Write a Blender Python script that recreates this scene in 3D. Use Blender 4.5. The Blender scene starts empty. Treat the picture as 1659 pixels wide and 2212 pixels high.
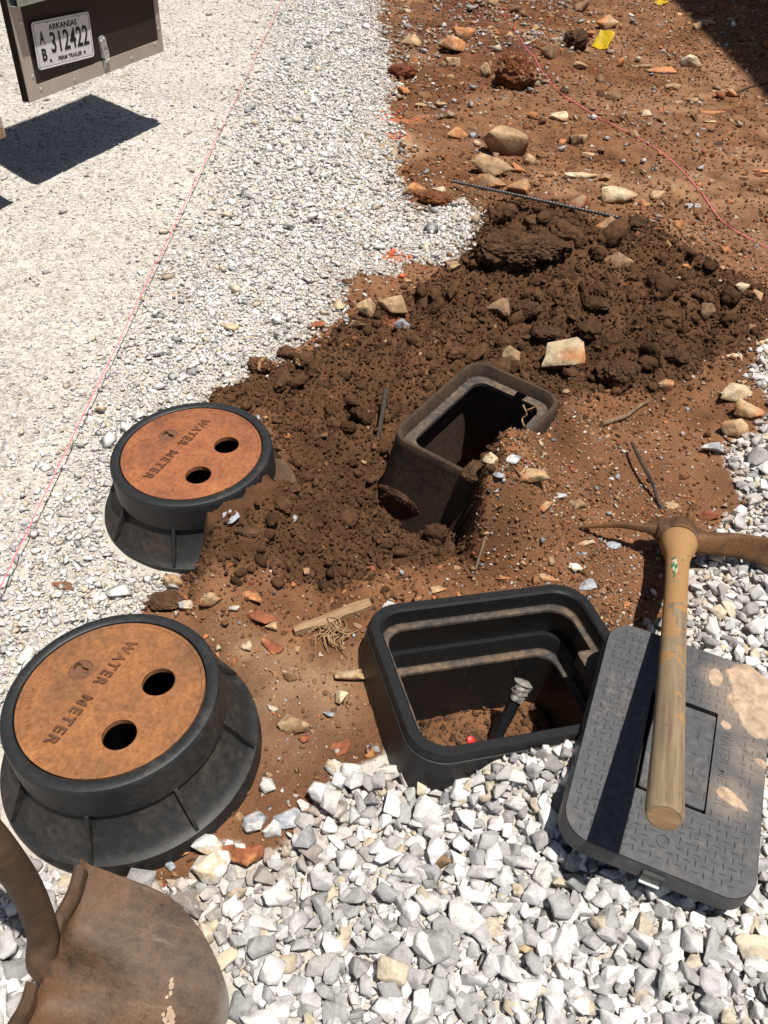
import bpy, bmesh, math, random
import numpy as np
from mathutils import Vector, Matrix

# ------------------------------------------------------------------ camera
FPX, CX, CY = 1856.0, 829.5, 1106.0          # focal length and centre in a 1659 x 2212 frame
PITCH, ROLL, CAMH = math.radians(41.8), math.radians(-3.0), 1.324
_f = np.array([0, math.cos(PITCH), -math.sin(PITCH)])
_r = np.array([1.0, 0, 0])
_d = np.array([0, -math.sin(PITCH), -math.cos(PITCH)])
_c, _s = math.cos(ROLL), math.sin(ROLL)
CR, CD, CF = _c * _r + _s * _d, -_s * _r + _c * _d, _f
CAMP = np.array([0, 0, CAMH])

sc = bpy.context.scene
COL = sc.collection
cam_data = bpy.data.cameras.new('camera')
cam = bpy.data.objects.new('camera', cam_data)
COL.objects.link(cam)
cam_data.sensor_fit = 'HORIZONTAL'
cam_data.sensor_width = 36.0
cam_data.lens = 36.0 * FPX / 1659.0
cam_data.clip_start, cam_data.clip_end = 0.05, 500
cam.matrix_world = Matrix(((CR[0], -CD[0], -CF[0], 0), (CR[1], -CD[1], -CF[1], 0), (CR[2], -CD[2], -CF[2], CAMH), (0, 0, 0, 1)))
sc.camera = cam

# ------------------------------------------------------------------ light
SAZ, SEL = math.radians(138.3), math.radians(74.9)     # where the shadows run, how high the sun stands
SUN = np.array([math.cos(SAZ) * math.cos(SEL), math.sin(SAZ) * math.cos(SEL), -math.sin(SEL)])
w = bpy.data.worlds.new('World')
sc.world = w
w.use_nodes = True
nt = w.node_tree
sky = nt.nodes.new('ShaderNodeTexSky')
sky.sky_type = 'NISHITA'
sky.sun_disc = False
sky.sun_elevation = SEL
sky.sun_rotation = math.atan2(-SUN[0], -SUN[1])
bg = nt.nodes['Background']
bg.inputs[1].default_value = 0.055
nt.links.new(sky.outputs[0], bg.inputs[0])
sun_data = bpy.data.lights.new('sun', 'SUN')
sun_data.energy = 5.0
sun_data.angle = math.radians(0.6)
sun_data.color = (1.0, 0.955, 0.88)
sun = bpy.data.objects.new('sun', sun_data)
sun.rotation_euler = Vector(SUN).to_track_quat('-Z', 'Y').to_euler()
sun.location = (3, -3, 8)
COL.objects.link(sun)
vs = sc.view_settings
vs.view_transform, vs.look, vs.exposure, vs.gamma, vs.use_curve_mapping = 'Standard', 'None', 0.42, 1.0, False

# ------------------------------------------------------------------ helpers
rng = np.random.default_rng(7)


def at(u, v, z=0.0):
    d = CR * (u - CX) / FPX + CD * (v - CY) / FPX + CF
    return CAMP + d * ((z - CAMH) / d[2])


def depth(p):
    return float((np.asarray(p) - CAMP) @ CF)


def hsh(ix, iy, iz, seed):
    h = (ix * 374761393 + iy * 668265263 + iz * 2147483647 + seed * 1274126177) & 0xffffffff
    h = ((h ^ (h >> 13)) * 1274126177) & 0xffffffff
    h = ((h ^ (h >> 15)) * 2246822519) & 0xffffffff
    return ((h ^ (h >> 16)) & 0xffff) / 65535.0


def vn2(x, y, seed=0):
    ix, iy = np.floor(x).astype(np.int64), np.floor(y).astype(np.int64)
    fx, fy = x - ix, y - iy
    fx, fy = fx * fx * (3 - 2 * fx), fy * fy * (3 - 2 * fy)
    a, b = hsh(ix, iy, 0, seed), hsh(ix + 1, iy, 0, seed)
    c, d = hsh(ix, iy + 1, 0, seed), hsh(ix + 1, iy + 1, 0, seed)
    return (a + (b - a) * fx) * (1 - fy) + (c + (d - c) * fx) * fy - 0.5


def fbm(x, y, seed=0, octv=4, gain=0.5):
    t, a, s = 0.0, 1.0, 0.0
    ca, sa = math.cos(0.7), math.sin(0.7)
    for i in range(octv):
        t = t + a * vn2(x, y, seed + i)
        s += a
        x, y = (ca * x - sa * y) * 2.03 + 11.3, (sa * x + ca * y) * 2.03 + 5.1
        a *= gain
    return t / s


def vn3(x, y, z, seed=0):
    I = [np.floor(q).astype(np.int64) for q in (x, y, z)]
    F = [q - i for q, i in zip((x, y, z), I)]
    F = [q * q * (3 - 2 * q) for q in F]
    t = 0.0
    for dx in (0, 1):
        for dy in (0, 1):
            for dz in (0, 1):
                wgt = (F[0] if dx else 1 - F[0]) * (F[1] if dy else 1 - F[1]) * (F[2] if dz else 1 - F[2])
                t = t + wgt * hsh(I[0] + dx, I[1] + dy, I[2] + dz, seed)
    return t - 0.5


def fbm3(p, scale, seed=0, octv=4, gain=0.5):
    t, a, s = 0.0, 1.0, 0.0
    x, y, z = p[:, 0] * scale, p[:, 1] * scale, p[:, 2] * scale
    for i in range(octv):
        t = t + a * vn3(x, y, z, seed + i)
        s += a
        x, y, z = x * 2.03 + 3.1, y * 2.03 + 7.7, z * 2.03 + 1.3
        a *= gain
    return t / s


def lumps(x, y, cell, seed, lo=0.25, hi=0.62):
    """height of half-buried round lumps, one per cell"""
    gx, gy = x / cell, y / cell
    ix, iy = np.floor(gx).astype(np.int64), np.floor(gy).astype(np.int64)
    h = np.zeros_like(gx)
    for dx in (-1, 0, 1):
        for dy in (-1, 0, 1):
            jx, jy = ix + dx, iy + dy
            px, py = jx + hsh(jx, jy, 1, seed), jy + hsh(jx, jy, 2, seed)
            r = lo + (hi - lo) * hsh(jx, jy, 3, seed) ** 1.5
            d2 = ((gx - px) ** 2 + (gy - py) ** 2) / (r * r)
            h = np.maximum(h, r * np.sqrt(np.maximum(0, 1 - d2)) * 0.8)
    return h * cell


def sstep(a, b, x):
    t = np.clip((x - a) / (b - a), 0, 1)
    return t * t * (3 - 2 * t)


def wpoly(pts):
    return np.array([at(u, v)[:2] for u, v in pts])


def sdist(x, y, poly):
    """signed distance to a ground polygon, positive inside"""
    d2 = np.full(x.shape, 1e9)
    ins = np.zeros(x.shape, bool)
    n = len(poly)
    for i in range(n):
        ax, ay = poly[i]
        bx, by = poly[(i + 1) % n]
        ex, ey = bx - ax, by - ay
        t = np.clip(((x - ax) * ex + (y - ay) * ey) / (ex * ex + ey * ey + 1e-12), 0, 1)
        d2 = np.minimum(d2, (x - ax - t * ex) ** 2 + (y - ay - t * ey) ** 2)
        if ay != by:
            cr = ((ay > y) != (by > y)) & (x < ex * (y - ay) / (by - ay) + ax)
            ins ^= cr
    return np.where(ins, 1, -1) * np.sqrt(d2)


# ------------------------------------------------------------------ zones of the ground (outlines on the ground plane)
P_DIRT = wpoly([(822, -60), (815, 40), (850, 150), (838, 225), (868, 300), (862, 350), (880, 430), (905, 455), (960, 440), (1005, 425), (1035, 470),
                (1020, 540), (960, 575), (880, 560), (850, 590), (770, 585), (735, 640), (735, 680), (650, 740), (625, 790), (560, 785), (535, 830), (450, 850),
                (420, 900), (360, 1000), (330, 1130), (395, 1225), (372, 1240), (385, 1265), (340, 1285), (318, 1320), (300, 1400), (250, 1500), (200, 1700),
                (215, 1880), (240, 1915), (330, 1925), (395, 1885), (425, 1840), (490, 1810), (560, 1830), (610, 1800), (650, 1745), (705, 1710), (730, 1665), (790, 1660), (830, 1640), (850, 1600),
                (900, 1600), (1200, 1560), (1330, 1440), (1390, 1350), (1440, 1345), (1475, 1260), (1500, 1180), (1545, 1140), (1600, 1100), (1580, 1030), (1560, 965), (1610, 950),
                (1650, 890), (1625, 810), (1660, 750), (1800, 690), (2100, 600), (2600, 300), (2300, -60), (2000, -180), (1000, -180)])
P_DARK = wpoly([(440, 865), (500, 832), (545, 828), (640, 790), (730, 710), (800, 665), (880, 640), (940, 600), (1010, 560), (1030, 470), (1100, 430), (1200, 440), (1300, 490),
                (1420, 490), (1500, 550), (1600, 600), (1680, 640), (1640, 750), (1560, 770), (1480, 820), (1400, 850), (1290, 845), (1230, 880), (1190, 920), (1080, 960),
                (1045, 1000), (1050, 1120), (990, 1200), (800, 1255), (640, 1270), (500, 1265), (410, 1240), (400, 1190), (440, 1160), (600, 1000), (600, 920), (560, 880)])
P_DRIVE = wpoly([(628, -90), (645, 0), (600, 150), (530, 330), (465, 480), (390, 620), (300, 790), (220, 950), (150, 1090), (60, 1250), (-60, 1400), (-700, 1500), (-1500, 300), (-700, -150)])
P_RED = wpoly([(830, 20), (860, 240), (960, 250), (1060, 200), (1200, 180), (1260, 100), (1230, -20)])
P_SAND = wpoly([(770, 300), (780, 340), (850, 350), (900, 330), (880, 290), (830, 270)])
P_SAND2 = wpoly([(720, 450), (720, 480), (770, 485), (800, 450), (760, 440)])

# box poses (rim or lid centre, tilt, turn)
C_NEAR, N_NEAR = np.array([-0.4266, 0.8265, 0.1575]), np.array([-0.0759, -0.0095, 1.0])
C_FAR, N_FAR = np.array([-0.4259, 1.4686, 0.1598]), np.array([-0.0546, -0.0506, 1.0])
C_VB, N_VB, A_VB = np.array([0.2394, 0.9982, 0.0849]), np.array([0.0493, 0.0823, 1.0]), 0.3003
C_FB, N_FB, A_FB = np.array([0.213, 1.674, 0.15]), np.array([-0.004, -0.08, 1.0]), 0.977
C_LID, N_LID, A_LID = np.array([0.4991, 0.8151, 0.1125]), np.array([0.0527, -0.0729, 1.0]), -0.3356


def frame(n, psi=0.0):
    n = n / np.linalg.norm(n)
    a = np.array([1.0, 0, 0])
    a = a - (a @ n) * n
    a /= np.linalg.norm(a)
    b = np.cross(n, a)
    c, s = math.cos(psi), math.sin(psi)
    return c * a + s * b, -s * a + c * b, n


def pose(C, n, psi=0.0):
    a, b, n = frame(n, psi)
    return Matrix(((a[0], b[0], n[0], C[0]), (a[1], b[1], n[1], C[1]), (a[2], b[2], n[2], C[2]), (0, 0, 0, 1)))


def inrect(x, y, C, psi, hx, hy, r):
    """signed distance to a rounded rectangle, negative inside"""
    c, s = math.cos(psi), math.sin(psi)
    lx, ly = c * (x - C[0]) + s * (y - C[1]), -s * (x - C[0]) + c * (y - C[1])
    qx, qy = np.abs(lx) - hx + r, np.abs(ly) - hy + r
    return np.hypot(np.maximum(qx, 0), np.maximum(qy, 0)) + np.minimum(np.maximum(qx, qy), 0) - r, lx, ly


# bumps and hollows of the ground: (u, v, height at the place, height, radius x, radius y)
BUMPS = [(1130, 520, .05, .11, .16, .12), (1300, 540, .04, .05, .25, .12), (1230, 620, .03, .035, .35, .2), (1480, 650, .03, .035, .3, .15), (1250, 720, .02, .03, .3, .12), (900, 760, 0, .03, .2, .12),
         (660, 1130, .03, .02, .1, .07),
         (860, 1150, -.1, -.10, .1, .055), (800, 1070, -.06, -.06, .06, .07), (930, 1170, -.06, -.05, .08, .05), (760, 1000, 0, -.03, .09, .12),
         (1260, 950, .03, .03, .15, .12), (1222, 925, .09, .10, .06, .09), (200, 1870, 0, -.016, .22, .12),
         (1000, 100, 0, .05, .35, .45), (1150, 120, 0, .06, .25, .35), (1000, 10, 0, .06, .5, .5), (560, 790, 0, .015, .1, .1),
         (1215, 1615, .05, .075, .09, .05), (1110, 1660, .04, .055, .08, .05), (1000, 1700, .02, .03, .08, .05), (1310, 1600, .05, .05, .08, .08), (1100, 1680, .02, .015, .2, .08), (1560, 1500, .0, .012, .15, .2), (1640, 900, 0, .03, .12, .25)]
BUMPS = [(*at(u, v, z)[:2], h, rx, ry) for u, v, z, h, rx, ry in BUMPS]


def zones(x, y):
    wx = x + 0.06 * fbm(x * 7, y * 7, 91, 4) + 0.045 * fbm(x * 26, y * 26, 92, 4)
    wy = y + 0.06 * fbm(x * 7 + 50, y * 7, 93, 4) + 0.045 * fbm(x * 26 + 9, y * 26, 94, 4)
    return sdist(wx, wy, P_DIRT), sdist(wx, wy, P_DARK), sdist(wx, wy, P_DRIVE)


def ground_h(x, y, detail=True):
    x, y = np.asarray(x, float), np.asarray(y, float)
    sd, sk, sv = zones(x, y)
    dirt, dark, drive = sstep(-.02, .03, sd), sstep(-.03, .05, sk), sstep(-.1, .15, sv)
    near = (np.abs(x) < 4) & (y < 9)
    h = 0.014 * fbm(x * 1.3, y * 1.3, 3, 3) * sstep(1.2, 2.5, y)
    for bx, by, hh, rx, ry in BUMPS:
        h = h + hh * np.exp(-((x - bx) / rx) ** 2 - ((y - by) / ry) ** 2)
    # the open side of the dug hole beside the small box is a steep bank
    xb = x + .02 * fbm(x * 12, y * 12, 17, 4) + .012 * fbm(x * 45, y * 45, 18, 2)
    berm = (.165 * np.exp(-(np.maximum(0, x - .29) / .085) ** 2) + .03 * np.exp(-(np.maximum(0, x - .29) / .22) ** 2)) * sstep(.172, .212, xb) * sstep(1.27, 1.43, y) * (1 - sstep(1.70, 1.95, y + .2 * (x - .4)))
    h = h + berm
    # soil heaped against the farther meter box, from its front round to its right
    fx, fy = x - C_FAR[0], y - C_FAR[1]
    fr, fa_ = np.hypot(fx, fy), np.degrees(np.arctan2(fy, fx)) + 14 * fbm(x * 11, y * 11, 19, 4)
    wedge = sstep(-84, -70, fa_) * (1 - sstep(-14, 14, fa_))
    hp = np.where(fr < .27, .135 - (fr - .175) * .72, .135 - .0684 - (fr - .27) * .55) + .02 * fbm(x * 14, y * 14, 20, 3)
    h = np.where(fr > .15, h + wedge * np.maximum(0, hp), h)
    if detail:
        dry = dirt * (1 - dark)
        h = h + dry * (0.020 * fbm(x * 9, y * 9, 21, 4) - .012 * np.abs(fbm(x * 24, y * 24, 23, 4)) + 0.0035 * lumps(x, y, .035, 5) / .035 * sstep(-.1, .2, fbm(x * 3, y * 3, 8, 2)))
        h = h + dry * 0.007 * fbm(x * 45, y * 45, 27, 4, .65)
        wx, wy = x + .012 * fbm(x * 40, y * 40, 31, 2), y + .012 * fbm(x * 40 + 7, y * 40, 32, 2)
        h = h + dark * (0.11 * fbm(x * 7.5, y * 7.5, 41, 5, .62) * (.55 + .6 * sstep(1.9, 2.3, y)) - .085 * np.abs(fbm(wx * 17, wy * 17, 44, 4, .55)) + .012 + 0.35 * lumps(wx, wy, .04, 45) * sstep(-.1, .15, fbm(x * 5, y * 5, 46, 2)) - .035 * np.abs(fbm(x * 48, y * 48, 48, 4, .65)))
        h = h + (1 - dirt) * (0.006 * fbm(x * 25, y * 25, 51, 3) - .004)
    # inside the boxes
    d, lx, ly = inrect(x, y, C_VB, A_VB, .218, .170, .06)
    ins = d < 0
    floor = -.235 + .055 * np.exp(-((lx + .10) / .10) ** 2 - ((ly + .02) / .12) ** 2) + .03 * fbm(x * 18, y * 18, 61, 4) + .5 * lumps(x, y, .02, 62)
    h = np.where(ins, floor, h)
    h = np.where((d >= 0) & (d < .05), np.minimum(h, .078), h)
    d, lx, ly = inrect(x, y, C_FB, A_FB, .193, .135, .05)
    fill = -.19 + .345 * np.exp(-((lx + .075) / .11) ** 2 - ((ly + .105) / .085) ** 2) + .20 * np.exp(-((lx - .10) / .14) ** 2 - ((ly + .125) / .045) ** 2) + .03 * fbm(x * 14, y * 14, 66, 4) + .6 * lumps(x, y, .018, 67)
    h = np.where(d < 0, fill, h)
    for C, r in ((C_NEAR, .15), (C_FAR, .15)):
        h = np.where(np.hypot(x - C[0], y - C[1]) < r, -.1, h)
    return h


def on(u, v, lift=0.0):
    z = 0.0
    for _ in range(5):
        p = at(u, v, z + lift)
        z = float(ground_h(p[:1], p[1:2])[0])
    return np.array([p[0], p[1], z])


# ------------------------------------------------------------------ materials
def mat(name, rough=0.8, spec=0.3):
    m = bpy.data.materials.new(name)
    m.use_nodes = True
    b = m.node_tree.nodes['Principled BSDF']
    b.inputs['Roughness'].default_value = rough
    b.inputs['Specular IOR Level'].default_value = spec
    return m, m.node_tree, b


def nd(t, typ, **kw):
    n = t.nodes.new(typ)
    for k, v in kw.items():
        if k.startswith('i_'):
            n.inputs[k[2:].replace('_', ' ')].default_value = v
        else:
            setattr(n, k, v)
    return n


def noise(t, scale, detail=5, rough=.55, vec=None, lac=2.0):
    n = nd(t, 'ShaderNodeTexNoise')
    n.inputs['Scale'].default_value = scale
    n.inputs['Detail'].default_value = detail
    n.inputs['Roughness'].default_value = rough
    if vec is not None:
        t.links.new(vec, n.inputs['Vector'])
    return n.outputs['Fac']


def ramp(t, fac, stops):
    r = nd(t, 'ShaderNodeValToRGB')
    e = r.color_ramp.elements
    while len(e) < len(stops):
        e.new(0.5)
    for el, (p, c) in zip(e, stops):
        el.position = p
        el.color = (*c, 1) if len(c) == 3 else c
    t.links.new(fac, r.inputs['Fac'])
    return r.outputs['Color']


def mix(t, fac, a, b, blend='MIX'):
    m = nd(t, 'ShaderNodeMix', data_type='RGBA', blend_type=blend)
    for s, v in ((m.inputs[0], fac), (m.inputs[6], a), (m.inputs[7], b)):
        if isinstance(v, bpy.types.NodeSocket):
            t.links.new(v, s)
        elif isinstance(v, (int, float)):
            s.default_value = v
        else:
            s.default_value = (*v, 1)
    return m.outputs[2]


def math_(t, op, a, b=0.0, clamp=False):
    m = nd(t, 'ShaderNodeMath', operation=op, use_clamp=clamp)
    for s, v in zip(m.inputs, (a, b)):
        if isinstance(v, bpy.types.NodeSocket):
            t.links.new(v, s)
        else:
            s.default_value = v
    return m.outputs[0]


def bump(t, b, h, strength=.5, dist=.002, prev=None):
    n = nd(t, 'ShaderNodeBump')
    n.inputs['Strength'].default_value = strength
    n.inputs['Distance'].default_value = dist
    t.links.new(h, n.inputs['Height'])
    if prev is not None:
        t.links.new(prev, n.inputs['Normal'])
    t.links.new(n.outputs[0], b.inputs['Normal'])
    return n.outputs[0]


def coords(t, which='Object'):
    return nd(t, 'ShaderNodeTexCoord').outputs[which]


def stone_mat(name, bscale=70, bstr=.35, mott=.35, rough=.9, bdist=.006):
    """albedo from the mesh's own stone colour, mottled"""
    m, t, b = mat(name, rough, .2)
    at_ = nd(t, 'ShaderNodeAttribute', attribute_name='tint')
    o = coords(t)
    n1, n2 = noise(t, 45, 6, .65, o), noise(t, bscale * 3, 4, .6, o)
    f = ramp(t, n1, [(.3, (1 - mott,) * 3), (.5, (1, 1, 1)), (.72, (1 + mott * .25,) * 3)])
    c = mix(t, 1.0, at_.outputs['Color'], f, 'MULTIPLY')
    f2 = ramp(t, n2, [(.35, (.86, .86, .86)), (.6, (1.05, 1.05, 1.05))])
    c = mix(t, 1.0, c, f2, 'MULTIPLY')
    t.links.new(c, b.inputs['Base Color'])
    bump(t, b, math_(t, 'ADD', noise(t, bscale, 6, .65, o), math_(t, 'MULTIPLY', n2, .25)), bstr, bdist)
    return m


M_GRAVEL = stone_mat('limestone gravel', 130, .6, .42, .9, .0024)
M_PEB = stone_mat('mixed pebbles', 160, .4, .3, .9, .0015)
M_ROCK = stone_mat('field rock', 70, .8, .45, .95, .005)


def soil_mat():
    m, t, b = mat('soil clods', .95, .15)
    a = nd(t, 'ShaderNodeAttribute', attribute_name='tint')
    o = coords(t)
    f = ramp(t, noise(t, 60, 6, .65, o), [(.3, (.6, .58, .55)), (.55, (1.05, 1.05, 1.05)), (.75, (1.5, 1.45, 1.4))])
    t.links.new(mix(t, 1.0, a.outputs['Color'], f, 'MULTIPLY'), b.inputs['Base Color'])
    bump(t, b, noise(t, 190, 6, .7, o), .8, .006)
    return m


M_SOIL = soil_mat()


def ground_mat():
    m, t, b = mat('ground', .95, .15)
    a = nd(t, 'ShaderNodeAttribute', attribute_name='tint')
    k = nd(t, 'ShaderNodeAttribute', attribute_name='grit')      # 1 where the surface is packed stone chips
    o = coords(t)
    vo = nd(t, 'ShaderNodeTexVoronoi', feature='F1')
    vo.inputs['Scale'].default_value = 105
    vo.inputs['Randomness'].default_value = 1
    wv = nd(t, 'ShaderNodeVectorMath', operation='ADD')
    nz = nd(t, 'ShaderNodeTexNoise')
    nz.inputs['Scale'].default_value = 60
    t.links.new(o, nz.inputs['Vector'])
    sc_ = nd(t, 'ShaderNodeVectorMath', operation='SCALE')
    sc_.inputs['Scale'].default_value = .012
    t.links.new(nz.outputs['Color'], sc_.inputs[0])
    t.links.new(o, wv.inputs[0])
    t.links.new(sc_.outputs[0], wv.inputs[1])
    t.links.new(wv.outputs[0], vo.inputs['Vector'])
    bw = nd(t, 'ShaderNodeSeparateColor')
    t.links.new(vo.outputs['Color'], bw.inputs[0])
    chips = ramp(t, bw.outputs[0], [(0, (.62, .60, .58)), (.3, (.85, .83, .8)), (.55, (1.02, 1, .97)), (.85, (1.12, 1.1, 1.07)), (1, (1.3, 1.3, 1.28))])
    fine = ramp(t, noise(t, 260, 5, .7, o), [(.3, (.72, .70, .68)), (.5, (1, 1, 1)), (.72, (1.28, 1.26, 1.22))])
    mul = mix(t, k.outputs['Fac'], fine, chips)
    t.links.new(mix(t, 1.0, a.outputs['Color'], mul, 'MULTIPLY'), b.inputs['Base Color'])
    n1 = bump(t, b, noise(t, 150, 6, .72, o), .55, .006)
    hb = math_(t, 'MULTIPLY', math_(t, 'SUBTRACT', 1.0, math_(t, 'MULTIPLY', vo.outputs['Distance'], 1.0)), k.outputs['Fac'])
    bump(t, b, hb, .5, .008, n1)
    return m


def plastic_mat(name, base=(.024, .025, .027), dust=(.20, .14, .09), amt=.25, rough=.5, dirtside=None, spots=()):
    m, t, b = mat(name, rough, .4)
    o = coords(t)
    n1 = noise(t, 9, 8, .62, o)
    n2 = noise(t, 70, 6, .65, o)
    c = ramp(t, n2, [(.3, tuple(q * .75 for q in base)), (.6, tuple(q * 1.25 for q in base)), (.8, tuple(q * 2.0 for q in base))])
    scr = nd(t, 'ShaderNodeMapping')
    scr.inputs['Scale'].default_value = (120, 9, 30)
    scr.inputs['Rotation'].default_value = (0, 0, .6)
    t.links.new(o, scr.inputs['Vector'])
    sf = ramp(t, noise(t, 1.0, 4, .6, scr.outputs[0]), [(.66, (0, 0, 0)), (.74, (.35, .35, .35))])
    c = mix(t, sf, c, (.10, .10, .105))
    lo = .62 - amt * .4
    df = ramp(t, math_(t, 'ADD', math_(t, 'MULTIPLY', n1, .7), math_(t, 'MULTIPLY', n2, .3)), [(lo, (0, 0, 0)), (lo + .22, (.9 * amt + .1,) * 3)])
    if dirtside is not None:
        sx = nd(t, 'ShaderNodeVectorMath', operation='DOT_PRODUCT')
        t.links.new(o, sx.inputs[0])
        sx.inputs[1].default_value = dirtside[0]
        v = math_(t, 'ADD', sx.outputs['Value'], math_(t, 'MULTIPLY', math_(t, 'SUBTRACT', n1, .5), dirtside[3]))
        side = ramp(t, v, [(dirtside[1], (0, 0, 0)), (dirtside[2], (.97, .97, .97))])
        df = mix(t, 1.0, df, side, 'LIGHTEN')
    for (px, py, pr, pw) in spots:
        dn = nd(t, 'ShaderNodeVectorMath', operation='DISTANCE')
        t.links.new(o, dn.inputs[0])
        dn.inputs[1].default_value = (px, py, 0)
        v = math_(t, 'ADD', dn.outputs['Value'], math_(t, 'MULTIPLY', math_(t, 'SUBTRACT', math_(t, 'ADD', math_(t, 'MULTIPLY', n1, .5), math_(t, 'MULTIPLY', n2, .5)), .5), pr * 1.6))
        df = mix(t, 1.0, df, ramp(t, v, [(pr * .55, (pw,) * 3), (pr * 1.15, (0, 0, 0))]), 'LIGHTEN')
    dcol = ramp(t, n2, [(.3, tuple(q * .6 for q in dust)), (.7, tuple(q * 1.2 for q in dust))])
    t.links.new(mix(t, df, c, dcol), b.inputs['Base Color'])
    rr = nd(t, 'ShaderNodeMapRange')
    t.links.new(df, rr.inputs[0])
    rr.inputs[3].default_value, rr.inputs[4].default_value = rough, .95
    t.links.new(rr.outputs[0], b.inputs['Roughness'])
    bump(t, b, math_(t, 'ADD', n2, math_(t, 'MULTIPLY', df, .6)), .25, .002)
    return m


def rust_mat(name, stops, rough=.85, metallic=0.0, scale=22, pit=.5):
    m, t, b = mat(name, rough, .3)
    b.inputs['Metallic'].default_value = metallic
    o = coords(t)
    n1, n2, n3 = noise(t, scale * .45, 6, .6, o), noise(t, scale * 3, 6, .65, o), noise(t, scale * 11, 4, .6, o)
    f = math_(t, 'ADD', math_(t, 'MULTIPLY', n1, .62), math_(t, 'MULTIPLY', n2, .38))
    c = ramp(t, f, stops)
    c = mix(t, 1.0, c, ramp(t, n3, [(.32, (.74, .71, .68)), (.52, (1, 1, 1)), (.75, (1.22, 1.2, 1.18))]), 'MULTIPLY')
    t.links.new(c, b.inputs['Base Color'])
    bump(t, b, math_(t, 'ADD', n2, math_(t, 'MULTIPLY', n3, .5)), pit, .002)
    return m


M_RUST = rust_mat('rusted cast iron', [(.34, (.12, .056, .028)), (.44, (.19, .085, .036)), (.54, (.27, .112, .042)), (.66, (.34, .155, .055))], .8, 0, 13)
M_RUST2 = rust_mat('dark rusted iron plug', [(.36, (.10, .045, .026)), (.6, (.20, .09, .05))], .8)
M_RUSTRED = rust_mat('red rusted cast iron', [(.36, (.13, .050, .028)), (.46, (.22, .080, .036)), (.56, (.29, .105, .042)), (.66, (.35, .14, .055))], .8, 0, 12)
M_RUSTSHADE = rust_mat('rusted iron letters', [(.36, (.080, .034, .017)), (.6, (.15, .062, .028))], .85)  # darker rust: shading and dirt around the raised letters put into their colour
M_TOOL = rust_mat('brown tool steel', [(.34, (.034, .020, .012)), (.46, (.062, .035, .019)), (.56, (.088, .050, .027)), (.68, (.125, .075, .040))], .68, 0.0, 7, .25)


def blade_mat():
    m, t, b = mat('worn blade steel', .62, .3)
    o = coords(t)
    mp = nd(t, 'ShaderNodeMapping')
    mp.inputs['Scale'].default_value = (9, 70, 30)
    mp.inputs['Rotation'].default_value = (0, 0, .25)
    t.links.new(o, mp.inputs['Vector'])
    n1, n2, n3, n4 = noise(t, 11, 6, .6, o), noise(t, 1.0, 5, .6, mp.outputs[0]), noise(t, 55, 6, .7, o), noise(t, 230, 3, .6, o)
    f = math_(t, 'ADD', math_(t, 'ADD', math_(t, 'MULTIPLY', n1, .5), math_(t, 'MULTIPLY', n2, .25)), math_(t, 'MULTIPLY', n3, .25))
    c = ramp(t, f, [(.38, (.030, .018, .012)), (.46, (.062, .036, .020)), (.53, (.088, .052, .029)), (.62, (.12, .074, .043))])
    spots = ramp(t, n3, [(.30, (.35, .32, .30)), (.38, (1, 1, 1))])
    c = mix(t, 1.0, c, spots, 'MULTIPLY')
    grain = ramp(t, n4, [(.35, (.8, .8, .8)), (.65, (1.2, 1.2, 1.2))])
    c = mix(t, 1.0, c, grain, 'MULTIPLY')
    scr = ramp(t, n2, [(.66, (0, 0, 0)), (.70, (.5, .5, .5))])
    c = mix(t, scr, c, (.16, .115, .08))
    sp = nd(t, 'ShaderNodeSeparateXYZ')
    t.links.new(o, sp.inputs[0])
    edge = ramp(t, math_(t, 'ADD', sp.outputs['X'], math_(t, 'MULTIPLY', math_(t, 'SUBTRACT', n1, .5), .12)), [(.215, (0, 0, 0)), (.232, (.75, .75, .75))])
    c = mix(t, edge, c, (.13, .115, .10))
    rust = ramp(t, math_(t, 'ADD', math_(t, 'MULTIPLY', sp.outputs['X'], -2.2), n1), [(.40, (0, 0, 0)), (.62, (.6, .6, .6))])
    c = mix(t, rust, c, (.12, .052, .022))
    t.links.new(c, b.inputs['Base Color'])
    bump(t, b, math_(t, 'ADD', n3, math_(t, 'MULTIPLY', n2, .6)), .35, .0015)
    return m


M_BLADE = blade_mat()
M_KNURL = rust_mat('knurled tool steel', [(.34, (.034, .020, .012)), (.46, (.062, .035, .019)), (.56, (.088, .050, .027)), (.68, (.125, .075, .040))], .6, 0.0, 9, .3)
M_PICK = rust_mat('rusty pick steel', [(.34, (.05, .028, .017)), (.46, (.095, .050, .026)), (.56, (.155, .075, .031)), (.68, (.26, .115, .038))], .7, 0.15, 14, .5)
M_BLK = plastic_mat('black plastic', (.015, .0155, .0165), (.12, .095, .07), .22, .5)
M_BLKSKIRT = plastic_mat('dusty black plastic', (.015, .015, .015), (.085, .065, .046), .34, .55)
M_BLKFAR = plastic_mat('black plastic smeared with soil', (.015, .015, .015), (.105, .060, .032), .3, .6, ((-.50, .86, 0), .09, .13, .10))
M_BLKVB = plastic_mat('black box plastic', (.0085, .0085, .009), (.06, .042, .028), .16, .5)
M_BLKMUD = plastic_mat('muddy black plastic', (.011, .0105, .010), (.066, .037, .020), .82, .8)
M_COVER = plastic_mat('black cover plastic', (.056, .056, .059), (.24, .19, .15), .22, .5, None, ((.115, .145, .085, .9), (.13, .03, .05, .55), (.096, -.055, .042, .6), (.047, .168, .03, .7)))
M_LEDGE = plastic_mat('dirt dusted ledge', (.035, .033, .032), (.22, .138, .074), .56, .8)


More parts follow.
